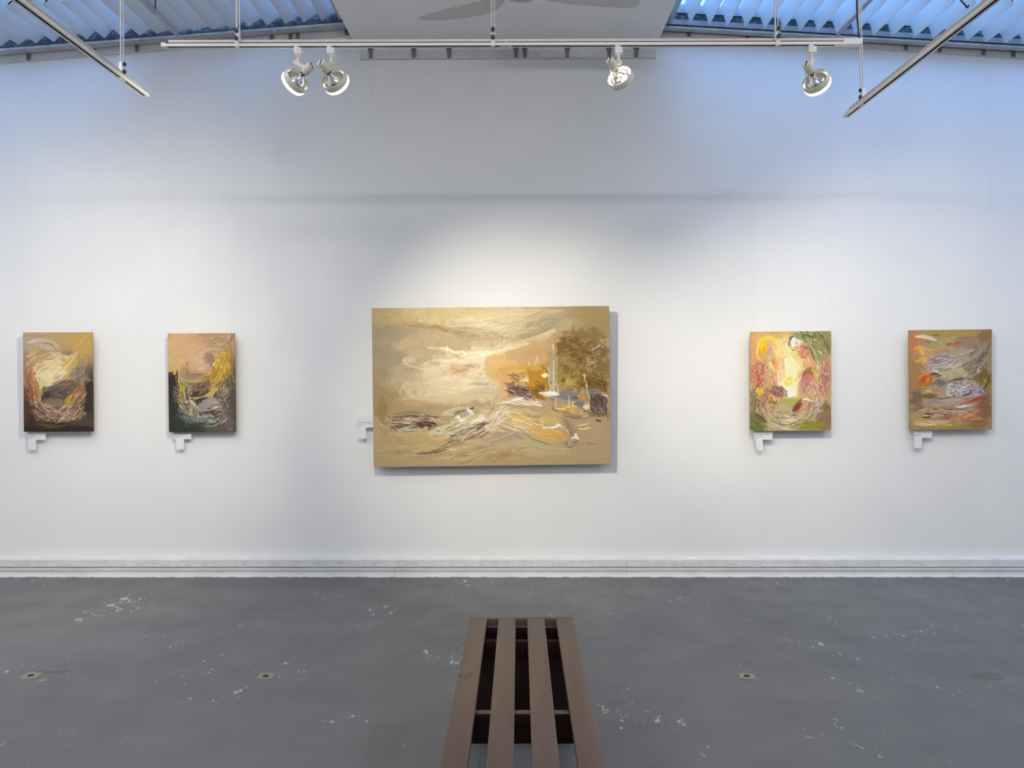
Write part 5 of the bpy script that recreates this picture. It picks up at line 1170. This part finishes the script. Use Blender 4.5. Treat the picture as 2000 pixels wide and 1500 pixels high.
    Sx(390, 950, 100, 80, 170, 60, 7, 50, [(226, 212, 186), (120, 100, 76), (196, 184, 150), (176, 160, 80), (84, 70, 54), (246, 238, 220)], .8, 18); Sx(450, 1000, 70, 80, 70, 70, 7, 68, [(206, 190, 170), (120, 100, 80), (236, 222, 196)], .8, 12)
    Sx(800, 1000, 90, 120, 150, 50, 7, -55, [(120, 104, 94), (206, 196, 186), (70, 58, 52), (150, 134, 122), (90, 76, 66)], .75, 26); Sx(780, 790, 80, 90, 130, 46, 6, -50, [(96, 80, 72), (190, 178, 160), (60, 48, 44), (140, 120, 96), (226, 216, 200)], .75, 24)
    Sx(600, 1100, 170, 50, 90, 56, 7, 4, [(170, 172, 156), (120, 124, 104), (206, 206, 190), (90, 92, 72)], .7, 20); T_([(380, 1020), (420, 1060), (520, 1110)], 24, (90, 112, 104), .8); T_([(300, 980), (400, 1080), (520, 1150), (640, 1170)], 16, (112, 124, 106), .7); T_([(560, 1170), (680, 1160), (780, 1080)], 14, (176, 172, 156), .8)
    def post(c):
        c.f(300, 630, .17341); A = c.arcs
        A(520, 760, 250, 400, 20, 165, 187, 50, 4.5, [(190, 184, 170), (70, 64, 54), (130, 122, 104), (220, 212, 196), (96, 110, 96), (50, 44, 38)], .7, 1.0)
        A(420, 640, 330, 470, -50, 25, 144, 60, 5, [(226, 196, 96), (140, 102, 20), (196, 156, 50), (246, 226, 150), (110, 84, 30)], .7, .95)
        A(420, 640, 120, 360, 5, 70, 93, 50, 4.5, [(170, 140, 90), (70, 56, 46), (206, 184, 140), (120, 96, 72)], .6, .8)
        A(640, 860, 200, 420, 120, 200, 115, 50, 4.5, [(216, 204, 160), (96, 84, 44), (180, 166, 84), (60, 50, 34), (236, 226, 200)], .7, 1.0)
        A(560, 100, 200, 330, 0, 50, 36, 50, 4, [(214, 190, 166), (130, 104, 84), (190, 160, 120)], .6, .9)
        A(540, 700, 300, 420, -20, 60, 79, 46, 4.5, [(150, 134, 120), (72, 58, 52), (206, 196, 184), (100, 84, 72)], .7, 1.0)
    post(c)
    T_([(740, 1140), (790, 1110), (820, 1060)], 14, (220, 206, 190), .85, .4, .7, .8); T_([(840, 1210), (905, 1190)], 18, (140, 122, 104), .8)
    return c

# -------------------------------------------------- bright floral swirl
def paint_floral():
    c = Canvas(1466, 646, 1625, 842, 3.0, (196, 160, 104), 41); c.f(1440, 630, .18); B = c.blob; T_ = c.st; Sx = c.scat
    B(200, 300, 80, 240, (212, 158, 92), 1, 0, .7); B(280, 150, 160, 70, (216, 168, 92), .9); B(480, 160, 130, 80, (212, 172, 104), .9); B(180, 560, 60, 130, (190, 128, 84), .9); B(190, 820, 70, 120, (132, 112, 76), .95); B(210, 1080, 120, 120, (112, 112, 54), 1, 0, .6)
    B(560, 420, 200, 260, (236, 206, 130), 1, 0, .7); B(560, 620, 130, 200, (248, 230, 160), 1, -10, .7); B(560, 760, 70, 60, (252, 244, 206), 1); B(560, 430, 60, 60, (252, 238, 180), .9)
    B(920, 230, 120, 180, (140, 132, 76), 1, 0, .6); B(980, 160, 60, 80, (150, 130, 74), .9); B(960, 1050, 90, 150, (142, 112, 72), 1, 0, .6); B(760, 1120, 200, 50, (140, 132, 48), .95, 0, .6); B(980, 600, 50, 200, (190, 134, 100), .9); B(480, 1100, 200, 70, (156, 146, 92), .9)
    # yellow halo
    T_([(215, 330), (220, 230), (280, 170), (370, 165), (440, 220), (480, 300)], 60, (240, 206, 78), .95, .5); B(285, 260, 40, 90, (242, 196, 20), 1, 0, .4, .4); B(290, 290, 22, 60, (240, 164, 10), 1); T_([(300, 150), (380, 160), (440, 200)], 20, (250, 224, 80), .9)
    T_([(210, 300), (230, 380), (280, 420)], 30, (236, 200, 104), .8); T_([(420, 180), (520, 230), (600, 340)], 30, (246, 222, 140), .8, .6); B(350, 240, 40, 60, (224, 176, 130), .8); T_([(540, 220), (520, 330), (560, 420)], 14, (252, 240, 180), .8)
    Sx(500, 330, 120, 160, 110, 110, 9, 60, [(250, 232, 150), (232, 196, 100), (255, 244, 196), (240, 206, 140)], .6, 16)
    # light shafts
    for k in range(10): T_([(480 + 14 * k, 360 + 12 * k), (560 + 10 * k, 520), (600 + 6 * k, 640), (570 + 4 * k, 760)], 16, [(252, 244, 200), (240, 214, 140), (250, 236, 176)][k % 3], .7, .7)
    B(560, 640, 50, 50, (236, 206, 70), .8); T_([(480, 560), (520, 610), (580, 660)], 14, (250, 250, 220), .9)
    # pink/red plants left
    Sx(240, 560, 70, 150, 230, 50, 8, 75, [(176, 70, 56), (226, 150, 120), (110, 50, 40), (244, 206, 176), (200, 110, 90), (150, 80, 50)], .8, 40); B(240, 610, 30, 60, (190, 66, 46), .8, 0, .5, .7); T_([(190, 470), (240, 450), (290, 470)], 14, (130, 60, 50), .9)
    B(410, 450, 28, 90, (236, 190, 40), .95, 0, .5, .5); T_([(395, 400), (410, 480), (405, 540)], 14, (230, 160, 20), .9); Sx(380, 360, 40, 90, 70, 60, 7, 75, [(226, 150, 130), (246, 206, 180), (190, 110, 96), (120, 80, 60)], .75, 20)
    Sx(460, 500, 70, 130, 130, 70, 9, 82, [(226, 156, 120), (240, 190, 150), (206, 120, 96), (246, 214, 160)], .7, 16); Sx(400, 620, 40, 90, 60, 60, 7, 85, [(206, 130, 100), (246, 200, 170), (170, 96, 76)], .75, 14); B(240, 740, 30, 40, (226, 190, 40), .95, 0, .5, .7)
    B(430, 750, 90, 60, (140, 88, 80), .8, 20, .6, .8); Sx(430, 760, 100, 70, 130, 44, 7, 50, [(110, 60, 56), (190, 140, 124), (226, 186, 160), (90, 50, 46)], .75, 30)
    Sx(330, 880, 110, 120, 240, 60, 8, 72, [(226, 166, 90), (120, 64, 44), (240, 200, 140), (180, 110, 60), (80, 44, 34), (206, 140, 110)], .8, 20); T_([(380, 850), (410, 870), (450, 920)], 34, (80, 104, 50), .95, .4); T_([(330, 780), (390, 800), (410, 860)], 22, (236, 196, 90), .85)
    Sx(260, 990, 60, 80, 90, 50, 8, 60, [(60, 40, 36), (150, 110, 84), (96, 64, 50), (200, 170, 140)], .8, 20); T_([(210, 850), (205, 920), (230, 1000)], 16, (196, 160, 130), .8)
    # green wreath top right
    B(760, 160, 150, 60, (120, 124, 56), .95, 8, .5, .7); Sx(780, 170, 190, 80, 180, 60, 8, 40, [(90, 96, 40), (170, 170, 96), (226, 222, 180), (60, 60, 36), (130, 130, 70)], .8, 40); T_([(575, 250), (570, 190), (600, 150), (640, 140)], 22, (70, 56, 60), .95, .4); T_([(580, 270), (610, 290), (640, 280)], 12, (60, 50, 50), .9)
    B(665, 210, 60, 44, (250, 244, 232), 1, -10, .45, .7, .7); B(620, 190, 20, 50, (240, 226, 214), .9); T_([(600, 200), (590, 240), (610, 265)], 12, (206, 130, 110), .9); B(740, 260, 60, 46, (206, 130, 90), .95, -20, .5, .7); B(715, 330, 56, 50, (206, 130, 96), .95, 0, .5, .8); T_([(690, 380), (700, 330), (720, 300)], 22, (196, 96, 66), .85)
    Sx(710, 300, 70, 80, 120, 40, 7, 60, [(226, 160, 120), (180, 90, 64), (240, 196, 160), (150, 84, 60)], .7, 40); T_([(800, 180), (810, 260), (850, 340), (880, 420)], 14, (240, 240, 214), .95, .3, .7, .8); T_([(790, 240), (820, 330), (870, 420)], 16, (60, 56, 34), .95, .4)
    T_([(880, 300), (920, 340), (940, 400)], 12, (236, 232, 190), .9); T_([(930, 180), (990, 240), (985, 330)], 30, (100, 100, 60), .9); T_([(860, 160), (900, 260), (930, 320)], 30, (160, 150, 90), .7); Sx(900, 330, 70, 100, 90, 60, 7, 60, [(200, 196, 140), (110, 110, 56), (226, 222, 180), (140, 130, 70)], .75, 22)
    # right figures-like clumps of petals
    B(780, 440, 60, 60, (216, 160, 104), .9); B(770, 560, 60, 60, (180, 104, 80), .9, 0, .6, .7); T_([(720, 610), (730, 550), (790, 520), (820, 580)], 26, (140, 74, 60), .95, .5); B(790, 510, 24, 34, (130, 110, 40), .9); B(870, 570, 30, 50, (206, 180, 60), .95)
    B(760, 700, 90, 110, (206, 150, 118), .95, 0, .5, .6); B(820, 730, 90, 90, (196, 150, 116), .95, 0, .5, .6); B(750, 620, 44, 44, (196, 120, 100), .95, 0, .5, .7); T_([(740, 780), (735, 710), (770, 670), (800, 690)], 10, (110, 56, 44), .9, .3); T_([(800, 640), (790, 600), (750, 610)], 10, (120, 60, 50), .9)
    Sx(760, 690, 110, 120, 120, 46, 7, 70, [(236, 200, 170), (150, 90, 70), (214, 160, 126), (246, 224, 200)], .6, 40); T_([(820, 700), (880, 730), (870, 800)], 18, (176, 126, 96), .7)
    Sx(960, 540, 50, 130, 130, 60, 8, 80, [(226, 170, 160), (150, 110, 60), (246, 226, 210), (190, 90, 80), (110, 96, 50)], .75, 24); Sx(930, 690, 60, 110, 130, 60, 7, 70, [(240, 220, 200), (170, 100, 84), (250, 240, 230), (200, 60, 50), (150, 110, 80)], .75, 24); B(910, 700, 16, 18, (200, 40, 36), .95)
    T_([(685, 860), (740, 830), (800, 850), (880, 855)], 18, (250, 240, 230), 1, .3, .7, .9); T_([(860, 870), (940, 830), (980, 760), (985, 690)], 14, (160, 84, 70), .9, .4); T_([(870, 860), (930, 840), (970, 760)], 10, (246, 220, 196), .9)
    # lower bowl
    B(560, 880, 120, 60, (170, 162, 84), .9, 0, .6, .7); B(520, 960, 120, 60, (186, 166, 120), .9, 20, .6); B(660, 950, 50, 80, (130, 56, 44), .95, 25, .5, .7); B(740, 930, 50, 60, (206, 150, 110), .9, 20, .5, .7); B(760, 920, 20, 20, (226, 180, 50), .9)
    Sx(850, 950, 110, 90, 220, 80, 8, -55, [(190, 140, 124), (110, 80, 60), (236, 210, 190), (150, 110, 90), (84, 90, 50), (214, 180, 160)], .75, 14); Sx(960, 930, 50, 70, 60, 50, 8, -60, [(90, 96, 40), (150, 150, 70), (60, 70, 34)], .75, 20)
    for k, (col, w_) in enumerate([((232, 216, 180), 22), ((90, 76, 60), 10), ((206, 190, 140), 20), ((176, 160, 110), 18), ((246, 236, 206), 10), ((120, 100, 60), 10), ((220, 200, 160), 16)]):
        T_([(235 + 12 * k, 1000 - 14 * k), (340 + 6 * k, 1080 - 14 * k), (500, 1130 - 16 * k), (660 - 6 * k, 1090 - 18 * k), (800 - 10 * k, 1000 - 14 * k)], w_, col, .8, .7, .5, .7)
    T_([(250, 1050), (330, 1110), (460, 1150), (600, 1160)], 22, (214, 196, 166), .85, .6); T_([(420, 1110), (520, 1150), (640, 1160)], 14, (246, 236, 220), .9, .5); T_([(230, 1000), (280, 1060), (330, 1090)], 24, (46, 34, 30), .8, .5); T_([(640, 1030), (720, 1000), (780, 960)], 30, (214, 180, 150), .8, .6)
    Sx(560, 1040, 230, 70, 150, 110, 7, -6, [(226, 206, 160), (150, 130, 80), (240, 226, 190), (110, 96, 66)], .6, 14, .5, 0, (560, 700)); Sx(220, 1120, 90, 60, 60, 60, 9, 40, [(84, 96, 36), (140, 140, 60), (60, 66, 30)], .7, 20)
    def post(c):
        c.f(1440, 630, .18); A = c.arcs
        A(580, 700, 290, 440, 25, 155, 216, 70, 5, [(236, 222, 190), (90, 76, 56), (190, 172, 120), (60, 48, 38), (220, 196, 150), (130, 120, 70), (250, 240, 222)], .75, 1.02)
        A(580, 680, 300, 420, 150, 215, 172, 46, 5, [(190, 96, 76), (240, 200, 170), (110, 56, 44), (226, 160, 110), (150, 80, 56), (246, 224, 190)], .75, 1.1)
        A(580, 680, 300, 430, -35, 40, 172, 50, 5, [(240, 214, 196), (150, 90, 70), (200, 130, 100), (110, 84, 50), (250, 240, 226), (180, 70, 60)], .75, 1.1)
        A(560, 500, 280, 420, -75, -20, 144, 50, 5, [(96, 100, 50), (226, 224, 190), (60, 62, 36), (160, 156, 96), (190, 180, 120)], .75, 1.0)
        A(560, 620, 80, 260, 200, 340, 36, 90, 8, [(250, 240, 196), (236, 206, 130), (240, 222, 160), (220, 180, 110)], .6, 1.6)
        A(760, 690, 40, 140, 0, 360, 36, 40, 5, [(236, 204, 176), (140, 84, 66), (206, 150, 118), (170, 110, 84)], .6, 1.2)
    post(c)
    T_([(740, 1120), (820, 1130), (900, 1110)], 26, (150, 146, 40), .8); T_([(900, 1040), (960, 1010), (1000, 950)], 30, (150, 116, 84), .7)
    return c

# -------------------------------------------------- rightmost painting: banked clouds
def paint_clouds():
    c = Canvas(1777, 643, 1939, 840, 3.0, (162, 130, 88), 51); c.f(1750, 620, .18); B = c.blob; T_ = c.st; Sx = c.scat
    B(620, 650, 420, 480, (172, 148, 116), .9, 0, .8, .2); B(700, 420, 300, 160, (170, 150, 130), .7, -10, .9, .3)
    B(600, 170, 420, 60, (170, 142, 76), .95, 0, .7); B(200, 300, 60, 180, (190, 120, 76), 1, 0, .7); B(300, 400, 110, 130, (196, 146, 104), .9); B(560, 280, 200, 70, (176, 158, 100), .9); B(820, 280, 230, 60, (158, 128, 104), .95); B(980, 200, 70, 70, (140, 110, 70), .9)
    B(200, 700, 60, 280, (160, 122, 76), 1, 0, .7); B(960, 950, 90, 200, (140, 98, 66), 1, 0, .7); B(950, 650, 90, 120, (124, 104, 54), .95); B(220, 900, 80, 100, (120, 96, 70), .9); B(280, 1090, 150, 60, (176, 148, 88), .9); B(600, 1170, 420, 40, (166, 132, 66), .95); B(900, 1150, 130, 60, (142, 108, 66), .9)
    B(520, 480, 200, 70, (176, 158, 150), .95, -4, .6); B(640, 580, 200, 80, (190, 178, 130), .95, -12, .6); B(820, 420, 150, 60, (168, 150, 124), .9)
    # top streaks
    T_([(205, 200), (280, 195), (370, 215), (440, 240)], 40, (236, 216, 176), .95, .4); T_([(260, 165), (285, 185)], 10, (240, 220, 180), .9); T_([(390, 175), (440, 178), (470, 186)], 11, (90, 66, 30), .9, .4); T_([(290, 238), (340, 250), (380, 270)], 11, (120, 90, 50), .9); T_([(650, 222), (740, 212), (820, 214)], 14, (130, 84, 44), .9, .5)
    T_([(530, 300), (620, 290), (700, 275), (765, 258)], 26, (176, 88, 40), .95, .5, .9, .6); T_([(540, 290), (600, 280)], 14, (90, 56, 30), .9); T_([(600, 310), (700, 295)], 12, (214, 140, 90), .8); T_([(370, 370), (440, 350), (520, 350), (580, 362)], 26, (190, 92, 46), .9, .5, .9); T_([(240, 300), (320, 330), (430, 350), (520, 340)], 30, (212, 190, 96), .8, .6)
    T_([(200, 340), (240, 320), (290, 350)], 44, (232, 186, 34), .95, .5); T_([(250, 350), (280, 380), (300, 400)], 26, (240, 200, 50), .9); T_([(200, 480), (260, 450), (340, 460)], 38, (222, 176, 50), .9, .5); T_([(240, 420), (300, 470), (330, 500)], 26, (226, 180, 70), .8); T_([(230, 490), (280, 530), (320, 560)], 16, (150, 90, 50), .9)
    T_([(640, 380), (720, 400), (780, 380), (860, 350)], 20, (196, 184, 110), .85); T_([(760, 400), (900, 370), (1000, 330)], 18, (160, 120, 104), .8); T_([(820, 350), (840, 340)], 16, (214, 206, 120), .8)
    Sx(520, 470, 170, 60, 130, 90, 9, -8, [(206, 190, 186), (120, 100, 100), (230, 216, 206), (160, 140, 136), (90, 70, 66)], .65, 12); T_([(340, 510), (440, 500), (560, 470), (600, 440)], 14, (236, 230, 228), .95, .4); T_([(360, 500), (470, 480), (560, 460)], 8, (110, 80, 76), .9)
    Sx(650, 560, 190, 80, 120, 80, 10, -24, [(222, 210, 160), (176, 160, 104), (206, 190, 150), (236, 226, 180), (150, 130, 96)], .6, 16)
    # right rocks
    T_([(1035, 265), (990, 330), (940, 420), (880, 480)], 44, (92, 72, 58), .95, .6, .6, .6); T_([(1035, 380), (960, 430), (900, 520)], 36, (120, 98, 76), .9, .6); T_([(1030, 260), (980, 320), (960, 380)], 10, (196, 176, 156), .8); B(760, 540, 50, 50, (150, 128, 84), .95, 0, .5, .5); T_([(730, 480), (800, 460), (830, 520), (820, 580)], 26, (176, 160, 116), .9, .5)
    T_([(800, 490), (830, 540), (860, 590), (900, 560)], 16, (86, 68, 56), .9, .4); Sx(850, 540, 90, 80, 120, 60, 7, -40, [(130, 108, 88), (206, 190, 160), (80, 62, 50), (166, 148, 116)], .7, 30); T_([(890, 590), (940, 570), (975, 530)], 22, (222, 210, 190), .9, .5); B(960, 620, 60, 50, (110, 100, 40), .95, -20, .5, .7); B(970, 700, 30, 40, (160, 140, 50), .95, 0, .5, .7); B(885, 680, 22, 34, (136, 104, 40), .9)
    T_([(1035, 620), (980, 740), (960, 800)], 26, (74, 52, 36), .85, .5)
    # orange patch and black strokes at left
    B(310, 680, 70, 60, (196, 112, 34), 1, -30, .5, .6); T_([(250, 720), (300, 670), (350, 620)], 40, (176, 66, 20), .9, .5); T_([(240, 700), (260, 640), (330, 600)], 26, (216, 150, 60), .9); T_([(380, 690), (440, 660), (480, 640)], 26, (170, 120, 70), .8)
    T_([(340, 560), (390, 570), (440, 575), (480, 590)], 18, (230, 226, 220), .95, .4); T_([(360, 620), (420, 605), (490, 630)], 22, (60, 30, 24), .98, .3); T_([(370, 555), (400, 575)], 10, (70, 50, 44), .9); T_([(400, 620), (440, 640), (480, 630)], 14, (90, 30, 20), .9)
    T_([(380, 740), (440, 700), (540, 700)], 40, (96, 84, 62), .95, .6); T_([(470, 750), (540, 710), (640, 670), (700, 660)], 26, (84, 68, 60), .95, .5); Sx(520, 700, 130, 50, 110, 60, 7, -16, [(70, 58, 48), (150, 134, 116), (196, 186, 166), (100, 86, 70)], .7, 20); T_([(250, 790), (300, 775), (330, 765)], 10, (90, 66, 50), .8); T_([(640, 680), (740, 660), (850, 680)], 16, (70, 50, 44), .9, .4)
    # white peak
    B(700, 760, 100, 70, (222, 214, 204), 1, 0, .45, .8, .6); B(600, 800, 90, 40, (200, 188, 170), .95, -20, .5, .7); B(860, 800, 90, 70, (186, 166, 164), .95, 0, .5, .8); Sx(720, 780, 140, 80, 190, 44, 8, -40, [(250, 246, 242), (150, 140, 130), (214, 206, 196), (96, 84, 76), (236, 230, 224)], .75, 50)
    T_([(690, 840), (760, 840), (830, 800), (840, 750)], 24, (60, 44, 48), .98, .35); T_([(780, 850), (830, 820)], 18, (40, 30, 34), .95); T_([(690, 750), (680, 780)], 10, (96, 90, 76), .8); Sx(890, 800, 70, 80, 110, 44, 8, 60, [(206, 186, 186), (120, 90, 96), (240, 230, 230), (150, 110, 110), (90, 60, 60)], .75, 50)
    T_([(330, 795), (360, 790), (390, 800)], 26, (230, 190, 20), .98, .4); T_([(390, 790), (440, 790), (500, 805)], 22, (214, 110, 50), .9, .5); T_([(420, 820), (480, 830)], 16, (216, 150, 100), .8); B(360, 850, 80, 30, (110, 90, 44), .9); T_([(420, 860), (500, 880), (620, 860), (650, 850)], 18, (84, 64, 56), .9, .5)
    # bands below
    B(560, 920, 260, 34, (176, 152, 130), .95, -2, .6); T_([(280, 960), (420, 940), (600, 920), (760, 900)], 40, (186, 160, 138), .9, .6); T_([(440, 900), (600, 900), (700, 890)], 24, (206, 190, 180), .8, .6); T_([(700, 940), (800, 920), (900, 890), (965, 865)], 36, (176, 70, 34), .95, .5, .7, .6); T_([(880, 880), (955, 850)], 16, (120, 40, 30), .9); T_([(740, 930), (920, 920)], 12, (236, 160, 110), .9)
    T_([(640, 975), (760, 960), (875, 945)], 30, (246, 240, 232), 1, .35, .7, .9); T_([(760, 880), (860, 880)], 12, (220, 206, 206), .9); T_([(380, 1000), (450, 985), (560, 990)], 24, (150, 110, 30), .9); T_([(520, 990), (640, 1000), (740, 995)], 16, (70, 44, 26), .9); T_([(560, 1010), (640, 1020), (740, 1005)], 12, (240, 206, 150), .9, .3, .7, .8); T_([(730, 1000), (780, 1010), (830, 995)], 18, (176, 146, 34), .9)
    T_([(210, 1010), (300, 1000), (400, 1005)], 26, (214, 180, 80), .9, .5); T_([(240, 1050), (300, 1040), (360, 1050)], 14, (50, 24, 30), .98); T_([(270, 1075), (330, 1078), (370, 1070)], 18, (40, 20, 26), .98); T_([(350, 1060), (430, 1060), (540, 1040)], 22, (214, 196, 206), .9, .5); T_([(480, 1045), (540, 1040)], 14, (110, 70, 76), .9); T_([(280, 1030), (420, 1030)], 10, (240, 220, 200), .9)
    Sx(500, 1040, 280, 40, 170, 60, 6, -2, [(236, 216, 200), (110, 70, 50), (206, 166, 90), (160, 120, 90), (90, 40, 40), (226, 190, 150)], .7, 14); B(640, 1090, 200, 30, (160, 116, 90), .9, -4, .6); T_([(520, 1100), (600, 1100), (660, 1090)], 14, (110, 66, 50), .8)
    T_([(600, 1120), (700, 1090), (800, 1080), (920, 1060)], 26, (206, 120, 60), .9, .5); T_([(780, 1075), (860, 1075)], 16, (246, 190, 120), .95, .3); T_([(880, 1075), (930, 1060)], 18, (150, 40, 30), .9); Sx(760, 1090, 200, 36, 120, 50, 6, -10, [(226, 150, 90), (150, 90, 50), (244, 196, 140), (120, 60, 40)], .7, 16); T_([(890, 1135), (920, 1125), (950, 1130)], 5, (90, 50, 60), .8)
    Sx(380, 1150, 200, 30, 80, 80, 9, 6, [(226, 204, 150), (190, 156, 90), (236, 220, 180)], .6, 10); T_([(210, 1160), (300, 1165), (420, 1160)], 16, (230, 210, 160), .85); T_([(560, 1160), (640, 1175), (720, 1160)], 16, (180, 140, 60), .8); T_([(640, 1140), (720, 1120), (860, 1125)], 26, (160, 110, 76), .7); T_([(430, 1130), (520, 1150), (600, 1190)], 14, (226, 200, 140), .8)
    def post(c):
        c.f(1750, 620, .18); X = c.scat
        X(560, 480, 250, 80, 120, 60, 4.5, -12, [(230, 220, 214), (110, 92, 90), (186, 170, 160), (150, 132, 110)], .7, 14)
        X(640, 590, 260, 80, 120, 60, 5, -20, [(220, 208, 160), (130, 112, 84), (186, 172, 130), (90, 74, 58)], .6, 18)
        X(920, 440, 120, 150, 130, 60, 5, -58, [(90, 72, 60), (176, 158, 136), (60, 46, 38), (140, 120, 96)], .7, 14)
        X(520, 710, 240, 50, 120, 54, 4.5, -14, [(66, 50, 42), (150, 132, 110), (206, 196, 180), (100, 82, 62)], .75, 16)
        X(760, 790, 200, 80, 220, 40, 4.5, -30, [(246, 240, 236), (120, 106, 100), (200, 188, 182), (66, 50, 52), (176, 150, 150)], .75, 46)
        X(320, 650, 100, 80, 90, 50, 5, -48, [(206, 100, 36), (240, 160, 60), (130, 50, 24), (226, 140, 70)], .75, 18)
        X(540, 950, 380, 70, 150, 70, 4.5, -3, [(206, 190, 176), (130, 100, 76), (180, 152, 120), (96, 70, 52)], .6, 8)
        X(560, 1030, 360, 50, 200, 46, 4.5, -3, [(246, 232, 214), (84, 50, 40), (214, 176, 90), (150, 110, 80), (50, 30, 28)], .8, 12)
        X(760, 1090, 240, 50, 160, 44, 4.5, -10, [(236, 160, 100), (130, 66, 40), (206, 110, 60), (246, 206, 150)], .75, 14)
        X(500, 1150, 330, 40, 120, 60, 4.5, 4, [(230, 212, 160), (160, 128, 70), (200, 170, 110)], .65, 10)
        X(860, 900, 130, 50, 80, 50, 4.5, -22, [(190, 80, 40), (110, 40, 28), (226, 140, 100)], .75, 12)
        X(300, 420, 110, 110, 60, 40, 5, 20, [(240, 206, 70), (206, 150, 60), (230, 180, 110)], .6, 30)
    post(c)
    T_([(560, 1215), (900, 1205)], 24, (150, 122, 50), .6)
    return c

G = (1.02, 1.05, 1.16)
hang(paint_swirl(), [(45, 649.5), (177, 649), (179, 843), (46.5, 843.3)], 5.945, 5.965, G, 'portrait painting of a cream and umber swirl with a dark base, leftmost on the wall', .034)
hang(paint_valley(), [(327.5, 651), (456, 650.5), (458.5, 843.5), (330, 844.3)], 5.950, 5.968, G, 'portrait painting with peach sky, gold sweep and dark green valley, second from left', .034)
hang(paint_floral(), [(1467, 648), (1623.5, 646.5), (1623.5, 841), (1467, 841.7)], 5.930, 5.950, G, 'bright floral painting in yellow, pink and green, right of the large one', .034)
hang(paint_clouds(), [(1778, 645), (1937.5, 643), (1937.5, 838.5), (1779.5, 840)], 5.945, 5.965, G, 'ochre and mauve cloud painting with a white peak, rightmost on the wall', .034)

# ================================================================== caption cards
M_card = mat('caption_card', (0.74, 0.74, 0.78), 0.6); M_ink = mat('black_ink', (0.05, 0.05, 0.06), 0.6)
GLY = ["l", "n", "o", "t", "r", "e", "u", "a"]
def ink_line(x0, x1, y, h, seed, parent, d, c0, bold=False):
    """one line of small print, too small in the photo to be read: letter-like marks"""
    rnd = random.Random(seed); a = P(x0, y, d) - c0; b2 = P(x1, y, d) - c0; mb = MB(); t = h * (.17 if bold else .11); cw = h * .52; x = a.x
    def bar(xa, xb, za, zb): mb.box(xa, xb, -.00095, -.00062, a.z + za * h, a.z + zb * h)
    while x < b2.x - cw:
        if rnd.random() < .12: x += cw * .7; continue
        g = rnd.choice(GLY); w = cw * .62
        if g in 'ltrnue' or g == 'a':
            bar(x, x + t, 0 if g != 'a' else 0, {'l': 1, 't': .9, 'r': .65, 'n': .65, 'u': .65, 'e': .65, 'a': .4}[g])
        if g in 'noue' + 'a': bar(x + w - t, x + w, 0 if g != 'e' else .35, .65)
        if g == 'o': bar(x, x + t, 0, .65)
        if g in 'noerat': bar(x, x + w, .65 - t / h, .65)
        if g in 'oueat': bar(x, x + w, 0, t / h)
        if g == 'e': bar(x, x + w, .30, .30 + t / h)
        x += cw
    mb.build('lettering', M_ink, parent)
def card(rect, tag_poly, d, lines, label, ytxt):
    x0, y0, x1, y1 = rect
    c0 = P((x0 + x1) / 2, y1, d); r = empty('caption_label', c0); tag(r, label, 'caption label', 'caption labels beside the paintings')
    a = P(x0, y0, d) - c0; b2 = P(x1, y1, d) - c0
    tc = MB().box(a.x, b2.x, -.0006, .0006, b2.z, a.z).build('title_card', M_card, r)
    pts = [P(px, py, d) - c0 for px, py in tag_poly]
    q = MB(); q.prism([(p.x, p.z) for p in pts], 'y', -.0024, -.0010)
    q.build('hanging_tag', M_card, r)
    for (px, py, s, body, bold) in lines:
        ink_line(px, s, py, body, int(px * 7 + py), tc, d, c0, bold)
card((54.5, 836, 89.5, 859.3), [(56, 858), (71, 858), (70.5, 879), (56, 879)], WALL - .05, [(56.5, 850, 69, 0.0085, True), (55.5, 853.6, 72, 0.0062, False), (55.5, 856.8, 64.5, 0.0062, False)], 'white caption card and tag under the leftmost painting', 0)
card((338.5, 836, 373.7, 858), [(343, 857), (359.5, 857), (359.5, 877.6), (345, 879)], WALL - .05, [(339.5, 848.6, 367.5, 0.0085, True), (339.5, 852.3, 356.5, 0.0062, False), (339.5, 855.6, 349, 0.0062, False)], 'white caption card and tag under the peach and green painting', 0)
card((696.8, 813, 742, 835.2), [(698.5, 834), (714.8, 835), (715.8, 856.5), (700, 857.4)], WALL - .055, [(698.2, 826.4, 729.5, 0.0085, True), (697.9, 830.2, 714, 0.0062, False), (697.9, 833.2, 706.5, 0.0062, False)], 'white caption card and tag at the left edge of the large painting', 0)
card((1473, 836, 1508.5, 858.7), [(1475.6, 857.5), (1489.4, 857.5), (1490.3, 879.2), (1478.5, 879.8)], WALL - .07, [(1474.5, 849.6, 1505, 0.0085, True), (1474.3, 853.0, 1490.5, 0.0062, False), (1474.3, 856.4, 1484, 0.0062, False)], 'white caption card and tag under the bright floral painting', 0)
card((1784, 834, 1820, 855.4), [(1785, 854.5), (1800.5, 854.5), (1800, 875.3), (1785.5, 875.3)], WALL - .06, [(1785, 845.2, 1816, 0.0085, True), (1785, 849.0, 1802, 0.0062, False), (1785, 852.0, 1793, 0.0062, False)], 'white caption card and tag under the rightmost painting', 0)
